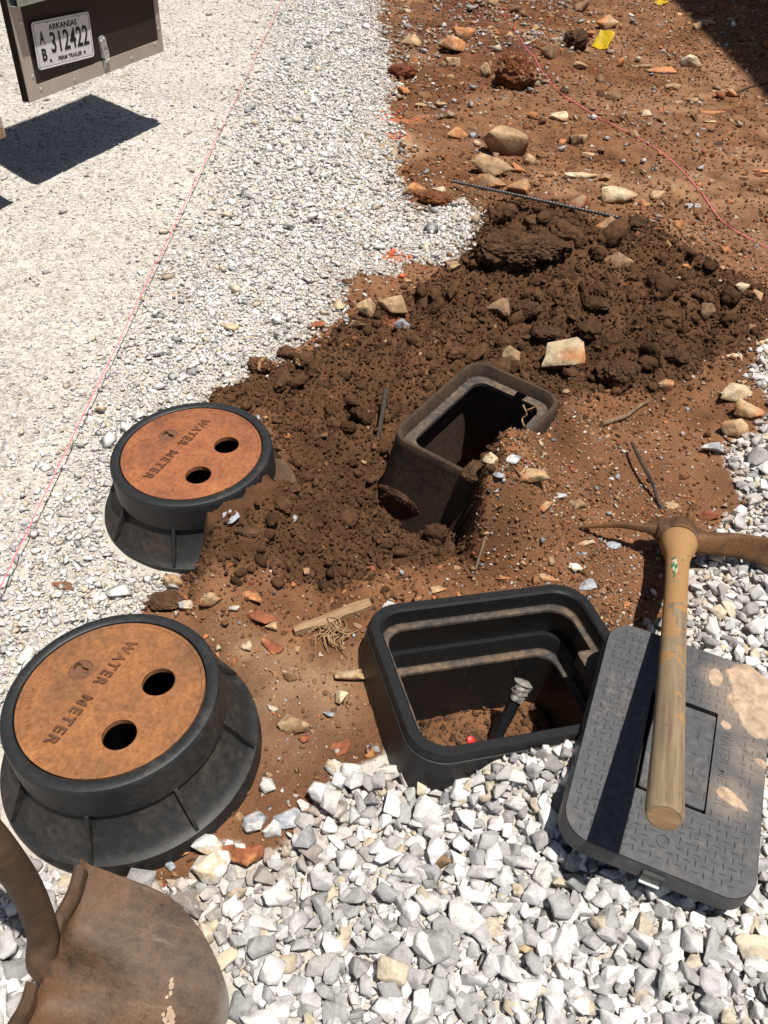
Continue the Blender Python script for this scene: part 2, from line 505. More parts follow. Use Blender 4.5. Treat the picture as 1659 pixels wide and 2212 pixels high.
def simple(name, col, rough=.6, metallic=0.0, var=.25, scale=40, bstr=.2):
    m, t, b = mat(name, rough, .3)
    b.inputs['Metallic'].default_value = metallic
    o = coords(t)
    n = noise(t, scale, 5, .6, o)
    c = ramp(t, n, [(.3, tuple(q * (1 - var) for q in col)), (.7, tuple(min(1, q * (1 + var)) for q in col))])
    t.links.new(c, b.inputs['Base Color'])
    bump(t, b, n, bstr, .002)
    return m


M_ALU = simple('dull aluminium trim', (.46, .40, .35), .5, .35, .10, 12, .05)
M_PANEL = simple('dark brown door skin', (.030, .020, .016), .45, 0, .2, 30, .05)
M_PLATE = simple('pale painted plate', (.60, .58, .60), .5, 0, .05, 20, .02)
M_INK = simple('black plate paint', (.012, .012, .014), .5, 0, .1, 20, 0)
M_ZINC = simple('zinc steel', (.55, .56, .56), .4, .6, .15, 60, .1)
M_BLUE = simple('dark blue paint', (.02, .05, .09), .4)
M_RAIL = simple('greenish rail', (.30, .32, .27), .5, .3)
M_PINK = simple('pink nylon line', (.78, .17, .22), .6, 0, .3, 900, .3)
M_REBAR = simple('dark rebar steel', (.075, .07, .068), .5, .4, .5, 60, .4)
M_YEL = simple('yellow marking film', (.72, .52, .02), .45, 0, .12, 30, .2)
M_TAPE = simple('silver grey tape', (.30, .28, .255), .4, .3, .55, 45, .8)
M_PIPE = simple('black poly pipe', (.014, .014, .015), .35, 0, .3, 60, .1)
M_REDCAP = simple('red plastic', (.55, .02, .015), .4)
M_ORANGE = simple('orange paint', (.75, .14, .03), .7)
M_MUD = simple('dried tan mud', (.37, .27, .19), .95, 0, .35, 55, .9)
M_MUD2 = simple('pale dried mud', (.50, .46, .41), .95, 0, .3, 55, .9)
M_ROOT = simple('dry root', (.29, .19, .10), .9, 0, .35, 60, .5)
M_TWIG = simple('grey brown twig', (.16, .105, .062), .85, 0, .4, 60, .6)
M_DKTWIG = simple('dark twig', (.040, .030, .024), .8, 0, .4, 60, .5)
M_GREENLBL = simple('green label print', (.02, .16, .07), .6, 0, .4, 200, .2)
M_PALELBL = simple('pale label paper', (.50, .44, .33), .7, 0, .4, 200, .2)
M_HUB = simple('dark rubber', (.02, .02, .02), .8)
M_WALL = simple('tan siding', (.42, .36, .30), .8, 0, .1, 3, .1)
M_ROOFM = simple('brown shingle', (.10, .08, .07), .9, 0, .4, 20, .5)


def wood_mat(name, c0, c1, patch=None, axis_scale=(60, 60, 3)):
    m, t, b = mat(name, .7, .25)
    o = coords(t)
    mp = nd(t, 'ShaderNodeMapping')
    mp.inputs['Scale'].default_value = axis_scale
    t.links.new(o, mp.inputs['Vector'])
    g = noise(t, 1.5, 6, .65, mp.outputs[0])
    c = ramp(t, g, [(.3, c0), (.5, tuple((a + b_) / 2 for a, b_ in zip(c0, c1))), (.7, c1)])
    if patch:
        sp = nd(t, 'ShaderNodeSeparateXYZ')
        t.links.new(o, sp.inputs[0])
        n = noise(t, 24, 6, .62, o)
        z = math_(t, 'ADD', math_(t, 'MULTIPLY', sp.outputs['Z'], patch[1]), math_(t, 'ADD', math_(t, 'MULTIPLY', math_(t, 'SUBTRACT', n, .5), 2.6), patch[2]))
        f = ramp(t, z, [(.47, (.9, .9, .9)), (.53, (0, 0, 0))])
        c = mix(t, f, c, patch[0])
        st = ramp(t, noise(t, 90, 5, .7, o), [(.62, (0, 0, 0)), (.72, (.75, .75, .75))])
        c = mix(t, st, c, (.06, .042, .03))
    t.links.new(c, b.inputs['Base Color'])
    bump(t, b, g, .35, .002)
    return m


M_HANDLE = wood_mat('worn varnished handle', (.12, .088, .055), (.30, .22, .138), ((.32, .175, .070), 1.75, -.22), (70, 70, 3.5))
M_OLDWOOD = wood_mat('weathered wood', (.14, .085, .045), (.38, .24, .13), None, (8, 160, 160))


# ------------------------------------------------------------------ mesh building
def newmesh(name, verts, faces, tint=None, extra=None):
    """triangle / quad array -> mesh, quick"""
    me = bpy.data.meshes.new(name)
    verts = np.asarray(verts, np.float32)
    faces = np.asarray(faces, np.int32)
    k = faces.shape[1]
    me.vertices.add(len(verts))
    me.vertices.foreach_set('co', verts.ravel())
    me.loops.add(faces.size)
    me.loops.foreach_set('vertex_index', faces.ravel())
    me.polygons.add(len(faces))
    me.polygons.foreach_set('loop_start', np.arange(0, faces.size, k, dtype=np.int32))
    me.update(calc_edges=True)
    if tint is not None:
        a = me.attributes.new('tint', 'FLOAT_COLOR', 'POINT')
        t4 = np.ones((len(verts), 4), np.float32)
        t4[:, :3] = tint
        a.data.foreach_set('color', t4.ravel())
    for key, arr in (extra or {}).items():
        a = me.attributes.new(key, 'FLOAT', 'POINT')
        a.data.foreach_set('value', np.asarray(arr, np.float32))
    return me


def link(name, me, m, parent=None, smooth=False):
    o = bpy.data.objects.new(name, me)
    COL.objects.link(o)
    if m is not None and not me.materials:
        me.materials.append(m)
    if parent is not None:
        o.parent = parent
    if smooth:
        me.polygons.foreach_set('use_smooth', np.ones(len(me.polygons), bool))
    return o


def obj(name, bm, m, parent=None, smooth=None):
    me = bpy.data.meshes.new(name)
    bm.normal_update()
    bm.to_mesh(me)
    bm.free()
    o = link(name, me, m, parent)
    if smooth is not None:
        me.polygons.foreach_set('use_smooth', np.ones(len(me.polygons), bool))
        me.set_sharp_from_angle(angle=math.radians(smooth))
    return o


def tag(o, label, cat, group=None, kind=None):
    if label:
        o['label'] = label
    if cat:
        o['category'] = cat
    if group:
        o['group'] = group
    if kind:
        o['kind'] = kind
    return o


def empty(name, M, label, cat, group=None):
    o = bpy.data.objects.new(name, None)
    o.empty_display_size = .05
    COL.objects.link(o)
    o.matrix_world = M
    return tag(o, label, cat, group)


def lathe(bm, prof, n=96, closed=False):
    rings = []
    for r, z in prof:
        rings.append([bm.verts.new((r * math.cos(2 * math.pi * i / n), r * math.sin(2 * math.pi * i / n), z)) for i in range(n)])
    pr = list(zip(rings, rings[1:])) + ([(rings[-1], rings[0])] if closed else [])
    for a, b in pr:
        for i in range(n):
            bm.faces.new((a[i], a[(i + 1) % n], b[(i + 1) % n], b[i]))
    return rings


def rrect(hx, hy, r, n=8):
    pts = []
    for cx, cy, a0 in ((hx - r, hy - r, 0), (-hx + r, hy - r, 90), (-hx + r, -hy + r, 180), (hx - r, -hy + r, 270)):
        for i in range(n + 1):
            a = math.radians(a0 + 90 * i / n)
            pts.append((cx + r * math.cos(a), cy + r * math.sin(a)))
    return pts


def loft(bm, loops, closed=False):
    rings = [[bm.verts.new(p) for p in lp] for lp in loops]
    pr = list(zip(rings, rings[1:])) + ([(rings[-1], rings[0])] if closed else [])
    n = len(rings[0])
    for a, b in pr:
        for i in range(n):
            bm.faces.new((a[i], a[(i + 1) % n], b[(i + 1) % n], b[i]))
    return rings


def box(bm, lo, hi, M=None):
    v = [bm.verts.new((x, y, z)) for x in (lo[0], hi[0]) for y in (lo[1], hi[1]) for z in (lo[2], hi[2])]
    for f in ((0, 1, 3, 2), (4, 6, 7, 5), (0, 4, 5, 1), (2, 3, 7, 6), (0, 2, 6, 4), (1, 5, 7, 3)):
        bm.faces.new([v[i] for i in f])
    if M is not None:
        bmesh.ops.transform(bm, matrix=M, verts=v)
    return v


def plate_with_holes(outer, holes, z0, z1):
    """flat slab between z0 (bottom) and z1 (top) with through-holes"""
    bm = bmesh.new()
    es = []
    for lp in [outer] + holes:
        vs_ = [bm.verts.new((x, y, z1)) for x, y in lp]
        es += [bm.edges.new((vs_[i], vs_[(i + 1) % len(vs_)])) for i in range(len(vs_))]
    bmesh.ops.triangle_fill(bm, use_beauty=True, use_dissolve=False, edges=es, normal=(0, 0, 1))
    for f in bm.faces:
        if f.normal.z < 0:
            f.normal_flip()
    r = bmesh.ops.extrude_face_region(bm, geom=bm.faces[:])
    top = [g for g in r['geom'] if isinstance(g, bmesh.types.BMVert)]
    for v in bm.verts:
        v.co.z = z0
    for v in top:
        v.co.z = z1
    bmesh.ops.recalc_face_normals(bm, faces=bm.faces[:])
    return bm


def circ(cx, cy, r, n=48):
    return [(cx + r * math.cos(2 * math.pi * i / n), cy + r * math.sin(2 * math.pi * i / n)) for i in range(n)]


def tube(bm, pts, rad, n=8, caps=True):
    """swept tube through points; rad is a number or a list"""
    pts = [Vector(p) for p in pts]
    rad = [float(rad)] * len(pts) if isinstance(rad, (int, float)) else [float(q) for q in rad]
    up = Vector((0, 0, 1))
    rings = []
    for i, p in enumerate(pts):
        t = (pts[min(i + 1, len(pts) - 1)] - pts[max(i - 1, 0)]).normalized()
        a = t.cross(up)
        if a.length < 1e-3:
            a = t.cross(Vector((1, 0, 0)))
        a.normalize()
        b = t.cross(a).normalized()
        up = a.cross(t)
        rings.append([bm.verts.new(p + rad[i] * (math.cos(2 * math.pi * k / n) * a + math.sin(2 * math.pi * k / n) * b)) for k in range(n)])
    for a, b in zip(rings, rings[1:]):
        for k in range(n):
            bm.faces.new((a[k], a[(k + 1) % n], b[(k + 1) % n], b[k]))
    if caps:
        bm.faces.new(rings[0][::-1])
        bm.faces.new(rings[-1])
    return rings


def spline(pts, n=8):
    """Catmull-Rom through points"""
    P = [np.array(p, float) for p in pts]
    P = [2 * P[0] - P[1]] + P + [2 * P[-1] - P[-2]]
    out = []
    for i in range(1, len(P) - 2):
        for k in range(n):
            t = k / n
            a, b, c, d = P[i - 1], P[i], P[i + 1], P[i + 2]
            out.append(.5 * (2 * b + (c - a) * t + (2 * a - 5 * b + 4 * c - d) * t * t + (3 * b - a - 3 * c + d) * t ** 3))
    out.append(P[-2])
    return out


def text_mesh(s, size, depth_, thick=0.0, spacing=1.0):
    cu = bpy.data.curves.new('lettering', 'FONT')
    cu.body, cu.size, cu.extrude, cu.offset = s, size, depth_, thick
    cu.align_x, cu.align_y = 'CENTER', 'CENTER'
    cu.space_character = spacing
    cu.resolution_u = 3
    o = bpy.data.objects.new('lettering', cu)
    COL.objects.link(o)
    bpy.context.view_layer.update()
    me = bpy.data.meshes.new_from_object(o)
    bpy.data.objects.remove(o)
    bpy.data.curves.remove(cu)
    return me


def add_text(bm, s, size, depth_, thick, M, width=None, height=None, spacing=1.0):
    me = text_mesh(s, size, depth_, thick, spacing)
    n0 = len(bm.verts)
    bm.from_mesh(me)
    bm.verts.ensure_lookup_table()
    vs_ = bm.verts[n0:]
    xs, ys = [v.co.x for v in vs_], [v.co.y for v in vs_]
    sx = width / (max(xs) - min(xs)) if width else 1.0
    sy = height / (max(ys) - min(ys)) if height else sx
    mx, my = (max(xs) + min(xs)) / 2, (max(ys) + min(ys)) / 2
    for v in vs_:
        v.co.x = (v.co.x - mx) * sx
        v.co.y = (v.co.y - my) * sy
    bmesh.ops.transform(bm, matrix=M, verts=list(vs_))
    bpy.data.meshes.remove(me)


def T(x, y, z=0, rz=0):
    return Matrix.Translation((x, y, z)) @ Matrix.Rotation(rz, 4, 'Z')


# ------------------------------------------------------------------ the ground sheet
def axis(segs):
    out = [segs[0][0]]
    for a, b, s0, s1 in segs:
        x = a
        L = b - a
        while x < b - 1e-6:
            t = (x - a) / L
            x = min(b, x + s0 + (s1 - s0) * t)
            out.append(x)
    return np.array(sorted(set(np.round(out, 5))))


gx = axis([(-60, -4, 12, .4), (-4, -2, .06, .012), (-2, -.9, .011, .006), (-.9, 1.15, .0047, .0047), (1.15, 2.2, .007, .012), (2.2, 4, .014, .08), (4, 60, .4, 12)])
gy = axis([(-60, -1, 12, .4), (-1, .3, .3, .02), (.3, 2.4, .0042, .005), (2.4, 7.4, .006, .014), (7.4, 9, .02, .2), (9, 90, .4, 15)])
X, Y = np.meshgrid(gx, gy)
Z = ground_h(X.ravel(), Y.ravel()).reshape(X.shape)
sd, sk, sv = [q.reshape(X.shape) for q in zones(X.ravel(), Y.ravel())]
dirt, dark, drive = sstep(-.008, .006, sd), sstep(-.02, .025, sk), sstep(-.1, .2, sv)


def colour(*stops):
    return np.array(stops)


tint = np.empty(X.shape + (3,))
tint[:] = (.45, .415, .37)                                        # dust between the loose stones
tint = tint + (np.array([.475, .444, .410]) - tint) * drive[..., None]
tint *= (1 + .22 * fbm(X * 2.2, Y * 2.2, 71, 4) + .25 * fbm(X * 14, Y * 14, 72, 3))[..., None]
n1 = fbm(X * 2.5, Y * 2.5, 73, 4)[..., None]
n2 = fbm(X * 12, Y * 12, 75, 4)[..., None]
dry = np.array([.163, .078, .038]) * (1 + 1.0 * n2) + n1 * np.array([.11, .075, .045]) * (.7 + .8 * sstep(2.5, 4, Y))[..., None]
P_DUST = wpoly([(470, 1350), (560, 1380), (640, 1420), (700, 1440), (770, 1400), (760, 1600), (690, 1690), (600, 1700), (540, 1600), (500, 1480)])
dst = np.clip(sstep(-.05, .05, sdist(X.ravel(), Y.ravel(), P_DUST).reshape(X.shape))[..., None] * (.75 + 1.5 * n2), 0, 1)
dry = dry + (np.array([.235, .145, .085]) * (1 + .6 * n2) - dry) * dst
pale = (sstep(.05, .2, fbm(X * 1.7, Y * 1.7, 79, 4)) * sstep(2.4, 3.2, Y))[..., None] * (.5 + n2)
dry = dry + (np.array([.27, .155, .088]) * (1 + .4 * n2) - dry) * np.clip(pale, 0, .8)
redm = sstep(-.05, .12, sdist(X.ravel(), Y.ravel(), P_RED).reshape(X.shape))[..., None]
redm = np.clip(redm * (.55 + 1.6 * n1) + sstep(.06, .2, n1) * .35, 0, 1)
dry = dry + (np.array([.095, .033, .018]) * (1 + .8 * n2) - dry) * redm
sand = np.clip(sstep(-.08, .06, sdist(X.ravel(), Y.ravel(), P_SAND)).reshape(X.shape) + sstep(-.05, .05, sdist(X.ravel(), Y.ravel(), P_SAND2)).reshape(X.shape), 0, 1)[..., None]
drk = np.array([.084, .041, .020]) * (1 + 1.0 * n2) + n1 * np.array([.055, .026, .013])
so = dry + (drk - dry) * dark[..., None]
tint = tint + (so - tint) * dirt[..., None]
sandm = np.clip(sand * (.8 + n2), 0, 1) * (1 - dark[..., None])
tint = tint + (np.array([.36, .25, .155]) * (1 + .3 * n2) - tint) * sandm
for u, v, r in ((855, 552, .045), (862, 600, .03), (850, 660, .05), (868, 250, .09), (865, 292, .06), (855, 690, .03)):     # sprayed marking paint
    p = at(u, v)
    f = np.exp(-((X - p[0]) ** 2 + (Y - p[1]) ** 2) / (r * r)) * np.clip(.05 + 2.5 * n2[..., 0], 0, 1) * .7
    tint = tint + (np.array([.62, .15, .07]) - tint) * f[..., None]
tint = np.clip(tint, .004, .8)
grit = (1 - dirt) * (.35 + .65 * drive)
nx, ny = len(gx), len(gy)
I = np.arange(nx * ny).reshape(ny, nx)
F = np.stack([I[:-1, :-1], I[:-1, 1:], I[1:, 1:], I[1:, :-1]], -1).reshape(-1, 4)
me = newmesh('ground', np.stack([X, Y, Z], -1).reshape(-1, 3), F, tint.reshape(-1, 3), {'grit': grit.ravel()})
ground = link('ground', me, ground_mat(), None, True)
ground['kind'] = 'structure'
del X, Y, Z, tint, I, F, so, dry, drk


# ------------------------------------------------------------------ loose stuff: stones and crumbs baked into single meshes
def hull_variant(npts, ax, seed, bev=0.0, jit=.25):
    r = np.random.default_rng(seed)
    p = r.normal(size=(npts, 3))
    p /= np.linalg.norm(p, axis=1)[:, None]
    p *= (1 - jit * r.random((npts, 1))) * np.array(ax)
    bm = bmesh.new()
    for q in p:
        bm.verts.new(q)
    h = bmesh.ops.convex_hull(bm, input=bm.verts[:])
    bmesh.ops.delete(bm, geom=list({g for g in h['geom_interior'] + h['geom_unused'] if isinstance(g, bmesh.types.BMVert)}), context='VERTS')
    if bev:
        bmesh.ops.dissolve_limit(bm, angle_limit=.25, verts=bm.verts[:], edges=bm.edges[:])
        bmesh.ops.bevel(bm, geom=bm.edges[:], offset=bev, segments=1, profile=.6, affect='EDGES')
    bmesh.ops.triangulate(bm, faces=bm.faces[:])
    bmesh.ops.recalc_face_normals(bm, faces=bm.faces[:])
    bm.verts.index_update()
    V = np.array([v.co[:] for v in bm.verts])
    Fc = np.array([[v.index for v in f.verts] for f in bm.faces])
    bm.free()
    return V, Fc


def lump_variant(seed, sub=2, amp=.35):
    bm = bmesh.new()
    bmesh.ops.create_icosphere(bm, subdivisions=sub, radius=1)
    bm.verts.index_update()
    V = np.array([v.co[:] for v in bm.verts])
    Fc = np.array([[v.index for v in f.verts] for f in bm.faces])
    bm.free()
    V = V * (1 + amp * 2.6 * fbm3(V + seed * 3.7, 1.3, seed, 2) - .7 * np.abs(fbm3(V + seed, 2.6, seed + 5, 2)))[:, None]
    V = V / np.abs(V).max()
    return V * np.array([1, .8, .62]), Fc


def rotmats(n, tilt):
    yaw = rng.random(n) * 2 * math.pi
    ax = rng.random(n) * 2 * math.pi
    tl = rng.normal(size=n) * tilt
    cy, sy = np.cos(yaw), np.sin(yaw)
    Rz = np.zeros((n, 3, 3))
    Rz[:, 0, 0], Rz[:, 0, 1], Rz[:, 1, 0], Rz[:, 1, 1], Rz[:, 2, 2] = cy, -sy, sy, cy, 1
    kx, ky = np.cos(ax), np.sin(ax)
    c, s = np.cos(tl), np.sin(tl)
    Rt = np.zeros((n, 3, 3))
    Rt[:, 0, 0] = c + kx * kx * (1 - c)
    Rt[:, 0, 1] = Rt[:, 1, 0] = kx * ky * (1 - c)
    Rt[:, 1, 1] = c + ky * ky * (1 - c)
    Rt[:, 0, 2], Rt[:, 1, 2], Rt[:, 2, 0], Rt[:, 2, 1], Rt[:, 2, 2] = ky * s, -kx * s, -ky * s, kx * s, c
    return Rt @ Rz


def scatter(name, variants, pos, size, tints, m, tilt=.45, squash=(.75, 1.1), smooth=False):
    n = len(pos)
    R = rotmats(n, tilt)
    S = size[:, None] * (squash[0] + (squash[1] - squash[0]) * rng.random((n, 3)))
    var = rng.integers(0, len(variants), n)
    Vs, Fs, Ts, off = [], [], [], 0
    for k, (V, Fc) in enumerate(variants):
        idx = np.where(var == k)[0]
        if not len(idx):
            continue
        P = np.einsum('nij,nkj->nki', R[idx], V[None] * S[idx][:, None, :]) + pos[idx][:, None, :]
        Vs.append(P.reshape(-1, 3))
        Fs.append((Fc[None] + (np.arange(len(idx)) * len(V))[:, None, None]).reshape(-1, 3) + off)
        Ts.append(np.repeat(tints[idx], len(V), 0))
        off += len(idx) * len(V)
    me = newmesh(name, np.concatenate(Vs), np.concatenate(Fs), np.concatenate(Ts))
    o = link(name, me, m, None, smooth)
    o['kind'] = 'stuff'
    return o


LO = [hull_variant(8, (1, .70, .42), 100 + i, 0, .42) for i in range(16)]
MID = [hull_variant(9, (1, .72, .46), 200 + i, 0, .45) for i in range(24)]


def rough_variant(seed):
    V, Fc = hull_variant(12, (1, .76, .60), seed, .025, .34)
    bm = bmesh.new()
    vv = [bm.verts.new(p) for p in V]
    for f in Fc:
        bm.faces.new([vv[i] for i in f])
    bmesh.ops.subdivide_edges(bm, edges=[e for e in bm.edges if e.calc_length() > .16], cuts=2, use_grid_fill=True)
    bmesh.ops.triangulate(bm, faces=bm.faces[:])
    bm.verts.index_update()
    P = np.array([v.co[:] for v in bm.verts])
    Fc = np.array([[v.index for v in f.verts] for f in bm.faces])
    bm.free()
    P = P * (1 + .10 * fbm3(P, 2.4, seed, 3) - .10 * np.abs(fbm3(P, 3.2, seed + 2, 2)) + .06 * fbm3(P, 8, seed + 4, 2))[:, None]
    return P, Fc


HI = [rough_variant(300 + i) for i in range(30)]
CRUMB = [lump_variant(i, 2, .36) for i in range(14)]

WHITE, GREY, TAN = np.array([.61, .59, .57]), np.array([.275, .270, .265]), np.array([.50, .42, .32])


def lime(n, pg=.35, pt=.08):
    k = rng.random(n)
    c = np.where((k < pg)[:, None], GREY + (WHITE - GREY) * (rng.random((n, 1)) * .5), WHITE)
    c = np.where((k > 1 - pt)[:, None], TAN, c)
    return np.clip(c * (.82 + .34 * rng.random((n, 1))) * (1 + .010 * rng.normal(size=(n, 3))), .02, .8)


def jgrid(x0, x1, y0, y1, s, j=.9):
    xx, yy = np.meshgrid(np.arange(x0, x1, s), np.arange(y0, y1, s))
    xx[1::2] += s / 2
    xx, yy = xx.ravel(), yy.ravel()
    return xx + (rng.random(len(xx)) - .5) * s * j, yy + (rng.random(len(yy)) - .5) * s * j


def visible(x, y, mrg=60):
    dx, dy, dz = x, y, -CAMH
    q = dx * CF[0] + dy * CF[1] + dz * CF[2]
    u = CX + FPX * (dx * CR[0] + dy * CR[1] + dz * CR[2]) / q
    v = CY + FPX * (dx * CD[0] + dy * CD[1] + dz * CD[2]) / q
    return (q > .1) & (u > -mrg - 340) & (u < 1659 + mrg + 340) & (v > -mrg) & (v < 2212 + mrg + 100)


S0, S1 = at(108, 2092, .105), at(489, 2204, .028)
ax_ = S1 - S0
LB = float(np.linalg.norm(ax_))
ax_ /= LB
ac = np.cross(np.array([0, 0, 1.0]), ax_)
ac /= np.linalg.norm(ac)
an = np.cross(ax_, ac)


def clear(x, y, s=0.0):
    """not inside a box's footprint"""
    k = np.ones(len(x), bool)
    tx, ty = ((x - S0[0]) * ax_[0] + (y - S0[1]) * ax_[1]) / LB, (x - S0[0]) * ac[0] + (y - S0[1]) * ac[1]
    k &= ~((tx > .3) & (tx < 1.0) & (np.abs(ty) < .13 * (1.02 - np.clip(tx, 0, 1) ** 4)))
    for u_, v_, r_ in ((526, 1846, .045), (447, 1828, .026), (453, 1880, .028), (547, 1773, .022), (620, 1765, .022), (953, 1864, .014), (1138, 2044, .02)):
        q_ = at(u_, v_, .012)
        k &= np.hypot(x - q_[0], y - q_[1]) > r_ * .55 + max(s, 0) * .3
    d, _, _ = inrect(x, y, C_VB - np.array([.002, .004, 0]), A_VB, .230, .181, .06)
    k &= d > s * .35
    d, lx, ly = inrect(x, y, C_FB, A_FB, .20, .14, .05)
    k &= (d > s) | ((d < -.04) & (ly < -.02)) | ((ly < -.10) & (lx > -.14))
    k &= np.hypot(x - C_NEAR[0] - .012, y - C_NEAR[1]) > .224 + s * .5
    fr, fa_ = np.hypot(x - C_FAR[0] - .008, y - C_FAR[1]), np.degrees(np.arctan2(y - C_FAR[1], x - C_FAR[0]))
    k &= (fr > .222 + s * .5) | ((fr > .178 + abs(s) * .5) & (fa_ > -76) & (fa_ < -6))
    return k


ORANGE = [(*at(u, v)[:2], r) for u, v, r in ((855, 552, .05), (862, 600, .03), (850, 665, .05), (868, 250, .10), (865, 292, .06), (852, 690, .04))]


def paint(x, y, c, p=.6):
    for ox, oy, r in ORANGE:
        f = (np.hypot(x - ox, y - oy) < r * (.5 + .8 * rng.random(len(x)))) & (rng.random(len(x)) < p)
        c = np.where(f[:, None], np.array([.72, .17, .07]), c)
    return c


def gravel(name, x0, x1, y0, y1, s, size, cond, variants, sink=(.05, .5), pg=.35, pt=.08, tilt=.45, sig=.35, tone=1.0, m=M_GRAVEL, thin=1.0):
    x, y = jgrid(x0, x1, y0, y1, s)
    k = visible(x, y) & clear(x, y, size * .5)
    if thin < 1:
        k &= rng.random(len(x)) < thin
    x, y = x[k], y[k]
    k = cond(x, y)
    x, y = x[k], y[k]
    n = len(x)
    sz = size * np.exp(rng.normal(size=n) * sig) * .55
    z = ground_h(x, y) + sz * (sink[0] + (sink[1] - sink[0]) * rng.random(n))
    c = lime(n, pg, pt) * tone
    sd = zones(x, y)[0]
    k = (np.exp(np.minimum(sd, 0) / .07) * rng.random(n) ** 1.6 * .9)[:, None]          # soil dust on the stones next to the dirt
    c = paint(x, y, c + (np.array([.27, .165, .095]) - c) * k)
    return scatter(name, variants, np.stack([x, y, z], 1), sz, c, m, tilt)


def c_fore(x, y):
    sd, sk, sv = zones(x, y)
    return (sd < -.003) & ((y < .80 + .28 * (x > .2)) & (x > -.52 + .25 * (y > .62)) & (x < .62 + 1 * (y < .66)))


def c_right(x, y):
    sd, sk, sv = zones(x, y)
    return (sd < -.002) & (x > .42) & (y > .62) & ((y > .98) | (x > .6))


def c_loose(x, y):
    sd, sk, sv = zones(x, y)
    e = sd + .16 * fbm(x * 5, y * 5, 77, 4) * sstep(1.8, 2.6, y)
    return (e < .004) & (sv < .05 + .10 * rng.normal(size=len(x))) & (x < .35) & ((y > 1.12) | (x < -.3)) & ~((x > -.44) & (y < .62))


def c_drive(x, y):
    sd, sk, sv = zones(x, y)
    return (sv > -.1) & (sd < -.01)


gravel('coarse_gravel', -.62, 1.0, .28, 1.15, .0125, .019, c_fore, MID, (-.1, .5), .45, .10, .6)
gravel('coarse_gravel', -.62, 1.0, .28, 1.15, .0165, .034, c_fore, HI, (.1, .7), .50, .06, .55, .30)
gravel('coarse_gravel', -.62, 1.0, .28, 1.15, .0330, .046, c_fore, HI, (.4, .9), .42, .05, .55, .18)
gravel('coarse_gravel', .35, 1.5, .6, 2.6, .0105, .015, c_right, MID, (-.1, .5), .42, .08, .6)
gravel('coarse_gravel', .35, 1.5, .6, 2.6, .0185, .031, c_right, HI, (.2, .8), .45, .07, .55, .3)
gravel('loose_gravel', -1.2, .4, .35, 3.0, .0085, .0120, c_loose, LO, (-.1, .5), .18, .12, .6, tone=1.08)
gravel('loose_gravel', -1.2, .4, .35, 3.0, .0135, .0195, c_loose, MID, (-.05, .5), .20, .08, .4, .42, tone=1.08)
gravel('loose_gravel', -1.2, .5, 3.0, 7.6, .0135, .019, c_loose, LO, (-.1, .5), .22, .08, .6, tone=1.06)
gravel('loose_gravel', -1.2, .5, 3.0, 7.6, .0195, .026, c_loose, MID, (-.15, .4), .22, .06, .4, .42, tone=1.06)
gravel('driveway_gravel', -2.0, .2, .4, 3.0, .0072, .0082, c_drive, LO, (-.4, .3), .28, .18, .35, .5, .98, thin=.9)
gravel('driveway_gravel', -3.2, .2, 3.0, 7.8, .0110, .0112, c_drive, LO, (-.4, .3), .30, .18, .35, .46, .98, thin=.9)


def stray(x, y):
    sd, sk, sv = zones(x, y)
    return (sd > -.01) & (rng.random(len(x)) < .006 + .40 * np.exp(-np.maximum(sd, 0) / (.035 + .06 * (y > 2.0)))) & (sk < .02)


gravel('loose_gravel', -.7, 1.3, .35, 7.5, .020, .016, stray, MID, (.0, .5), .4, .1, .4, .45)

PEB = np.array([[.42, .16, .07], [.36, .235, .135], [.27, .28, .295], [.50, .45, .38], [.28, .095, .045], [.40, .30, .19], [.20, .12, .07], [.20, .115, .065], [.16, .09, .05], [.34, .20, .11], [.30, .15, .075]])


def pebbles(x0, x1, y0, y1, s, size, sig, dens, dk):
    x, y = jgrid(x0, x1, y0, y1, s)
    k = visible(x, y) & clear(x, y, .0)
    x, y = x[k], y[k]
    sd, sk, sv = zones(x, y)
    pr = dens * (.45 + 1.6 * np.clip(fbm(x * 2.2, y * 2.2, 81, 3) + .25, 0, 1)) * np.where(sk > 0, dk, 1.0)
    k = (sd > -.01) & (rng.random(len(x)) < pr)
    x, y = x[k], y[k]
    n = len(x)
    sz = size * np.exp(rng.normal(size=n) * sig) * .55
    c = PEB[rng.integers(0, len(PEB), n)] * (.75 + .5 * rng.random((n, 1)))
    sk = zones(x, y)[1]
    c = np.where(((sk > 0) & (rng.random(n) < .75))[:, None], np.array([.13, .07, .04]) * (.7 + .7 * rng.random((n, 1))), c)
    c = paint(x, y, c, .7)
    z = ground_h(x, y) + sz * (-.1 + .5 * rng.random(n))
    return scatter('pebbles', MID, np.stack([x, y, z], 1), sz, np.clip(c, .01, .75), M_PEB, .5)


pebbles(-.8, 1.4, .45, 3.2, .0085, .0070, .45, .34, .10)
pebbles(-.8, 1.4, .45, 3.2, .021, .0165, .35, .22, .07)
pebbles(.2, .75, 1.15, 1.9, .008, .0095, .40, .45, .3)
pebbles(-.6, 3.2, 3.2, 7.8, .018, .012, .45, .16, .10)
pebbles(-.6, 3.2, 3.2, 7.8, .045, .032, .40, .18, .08)


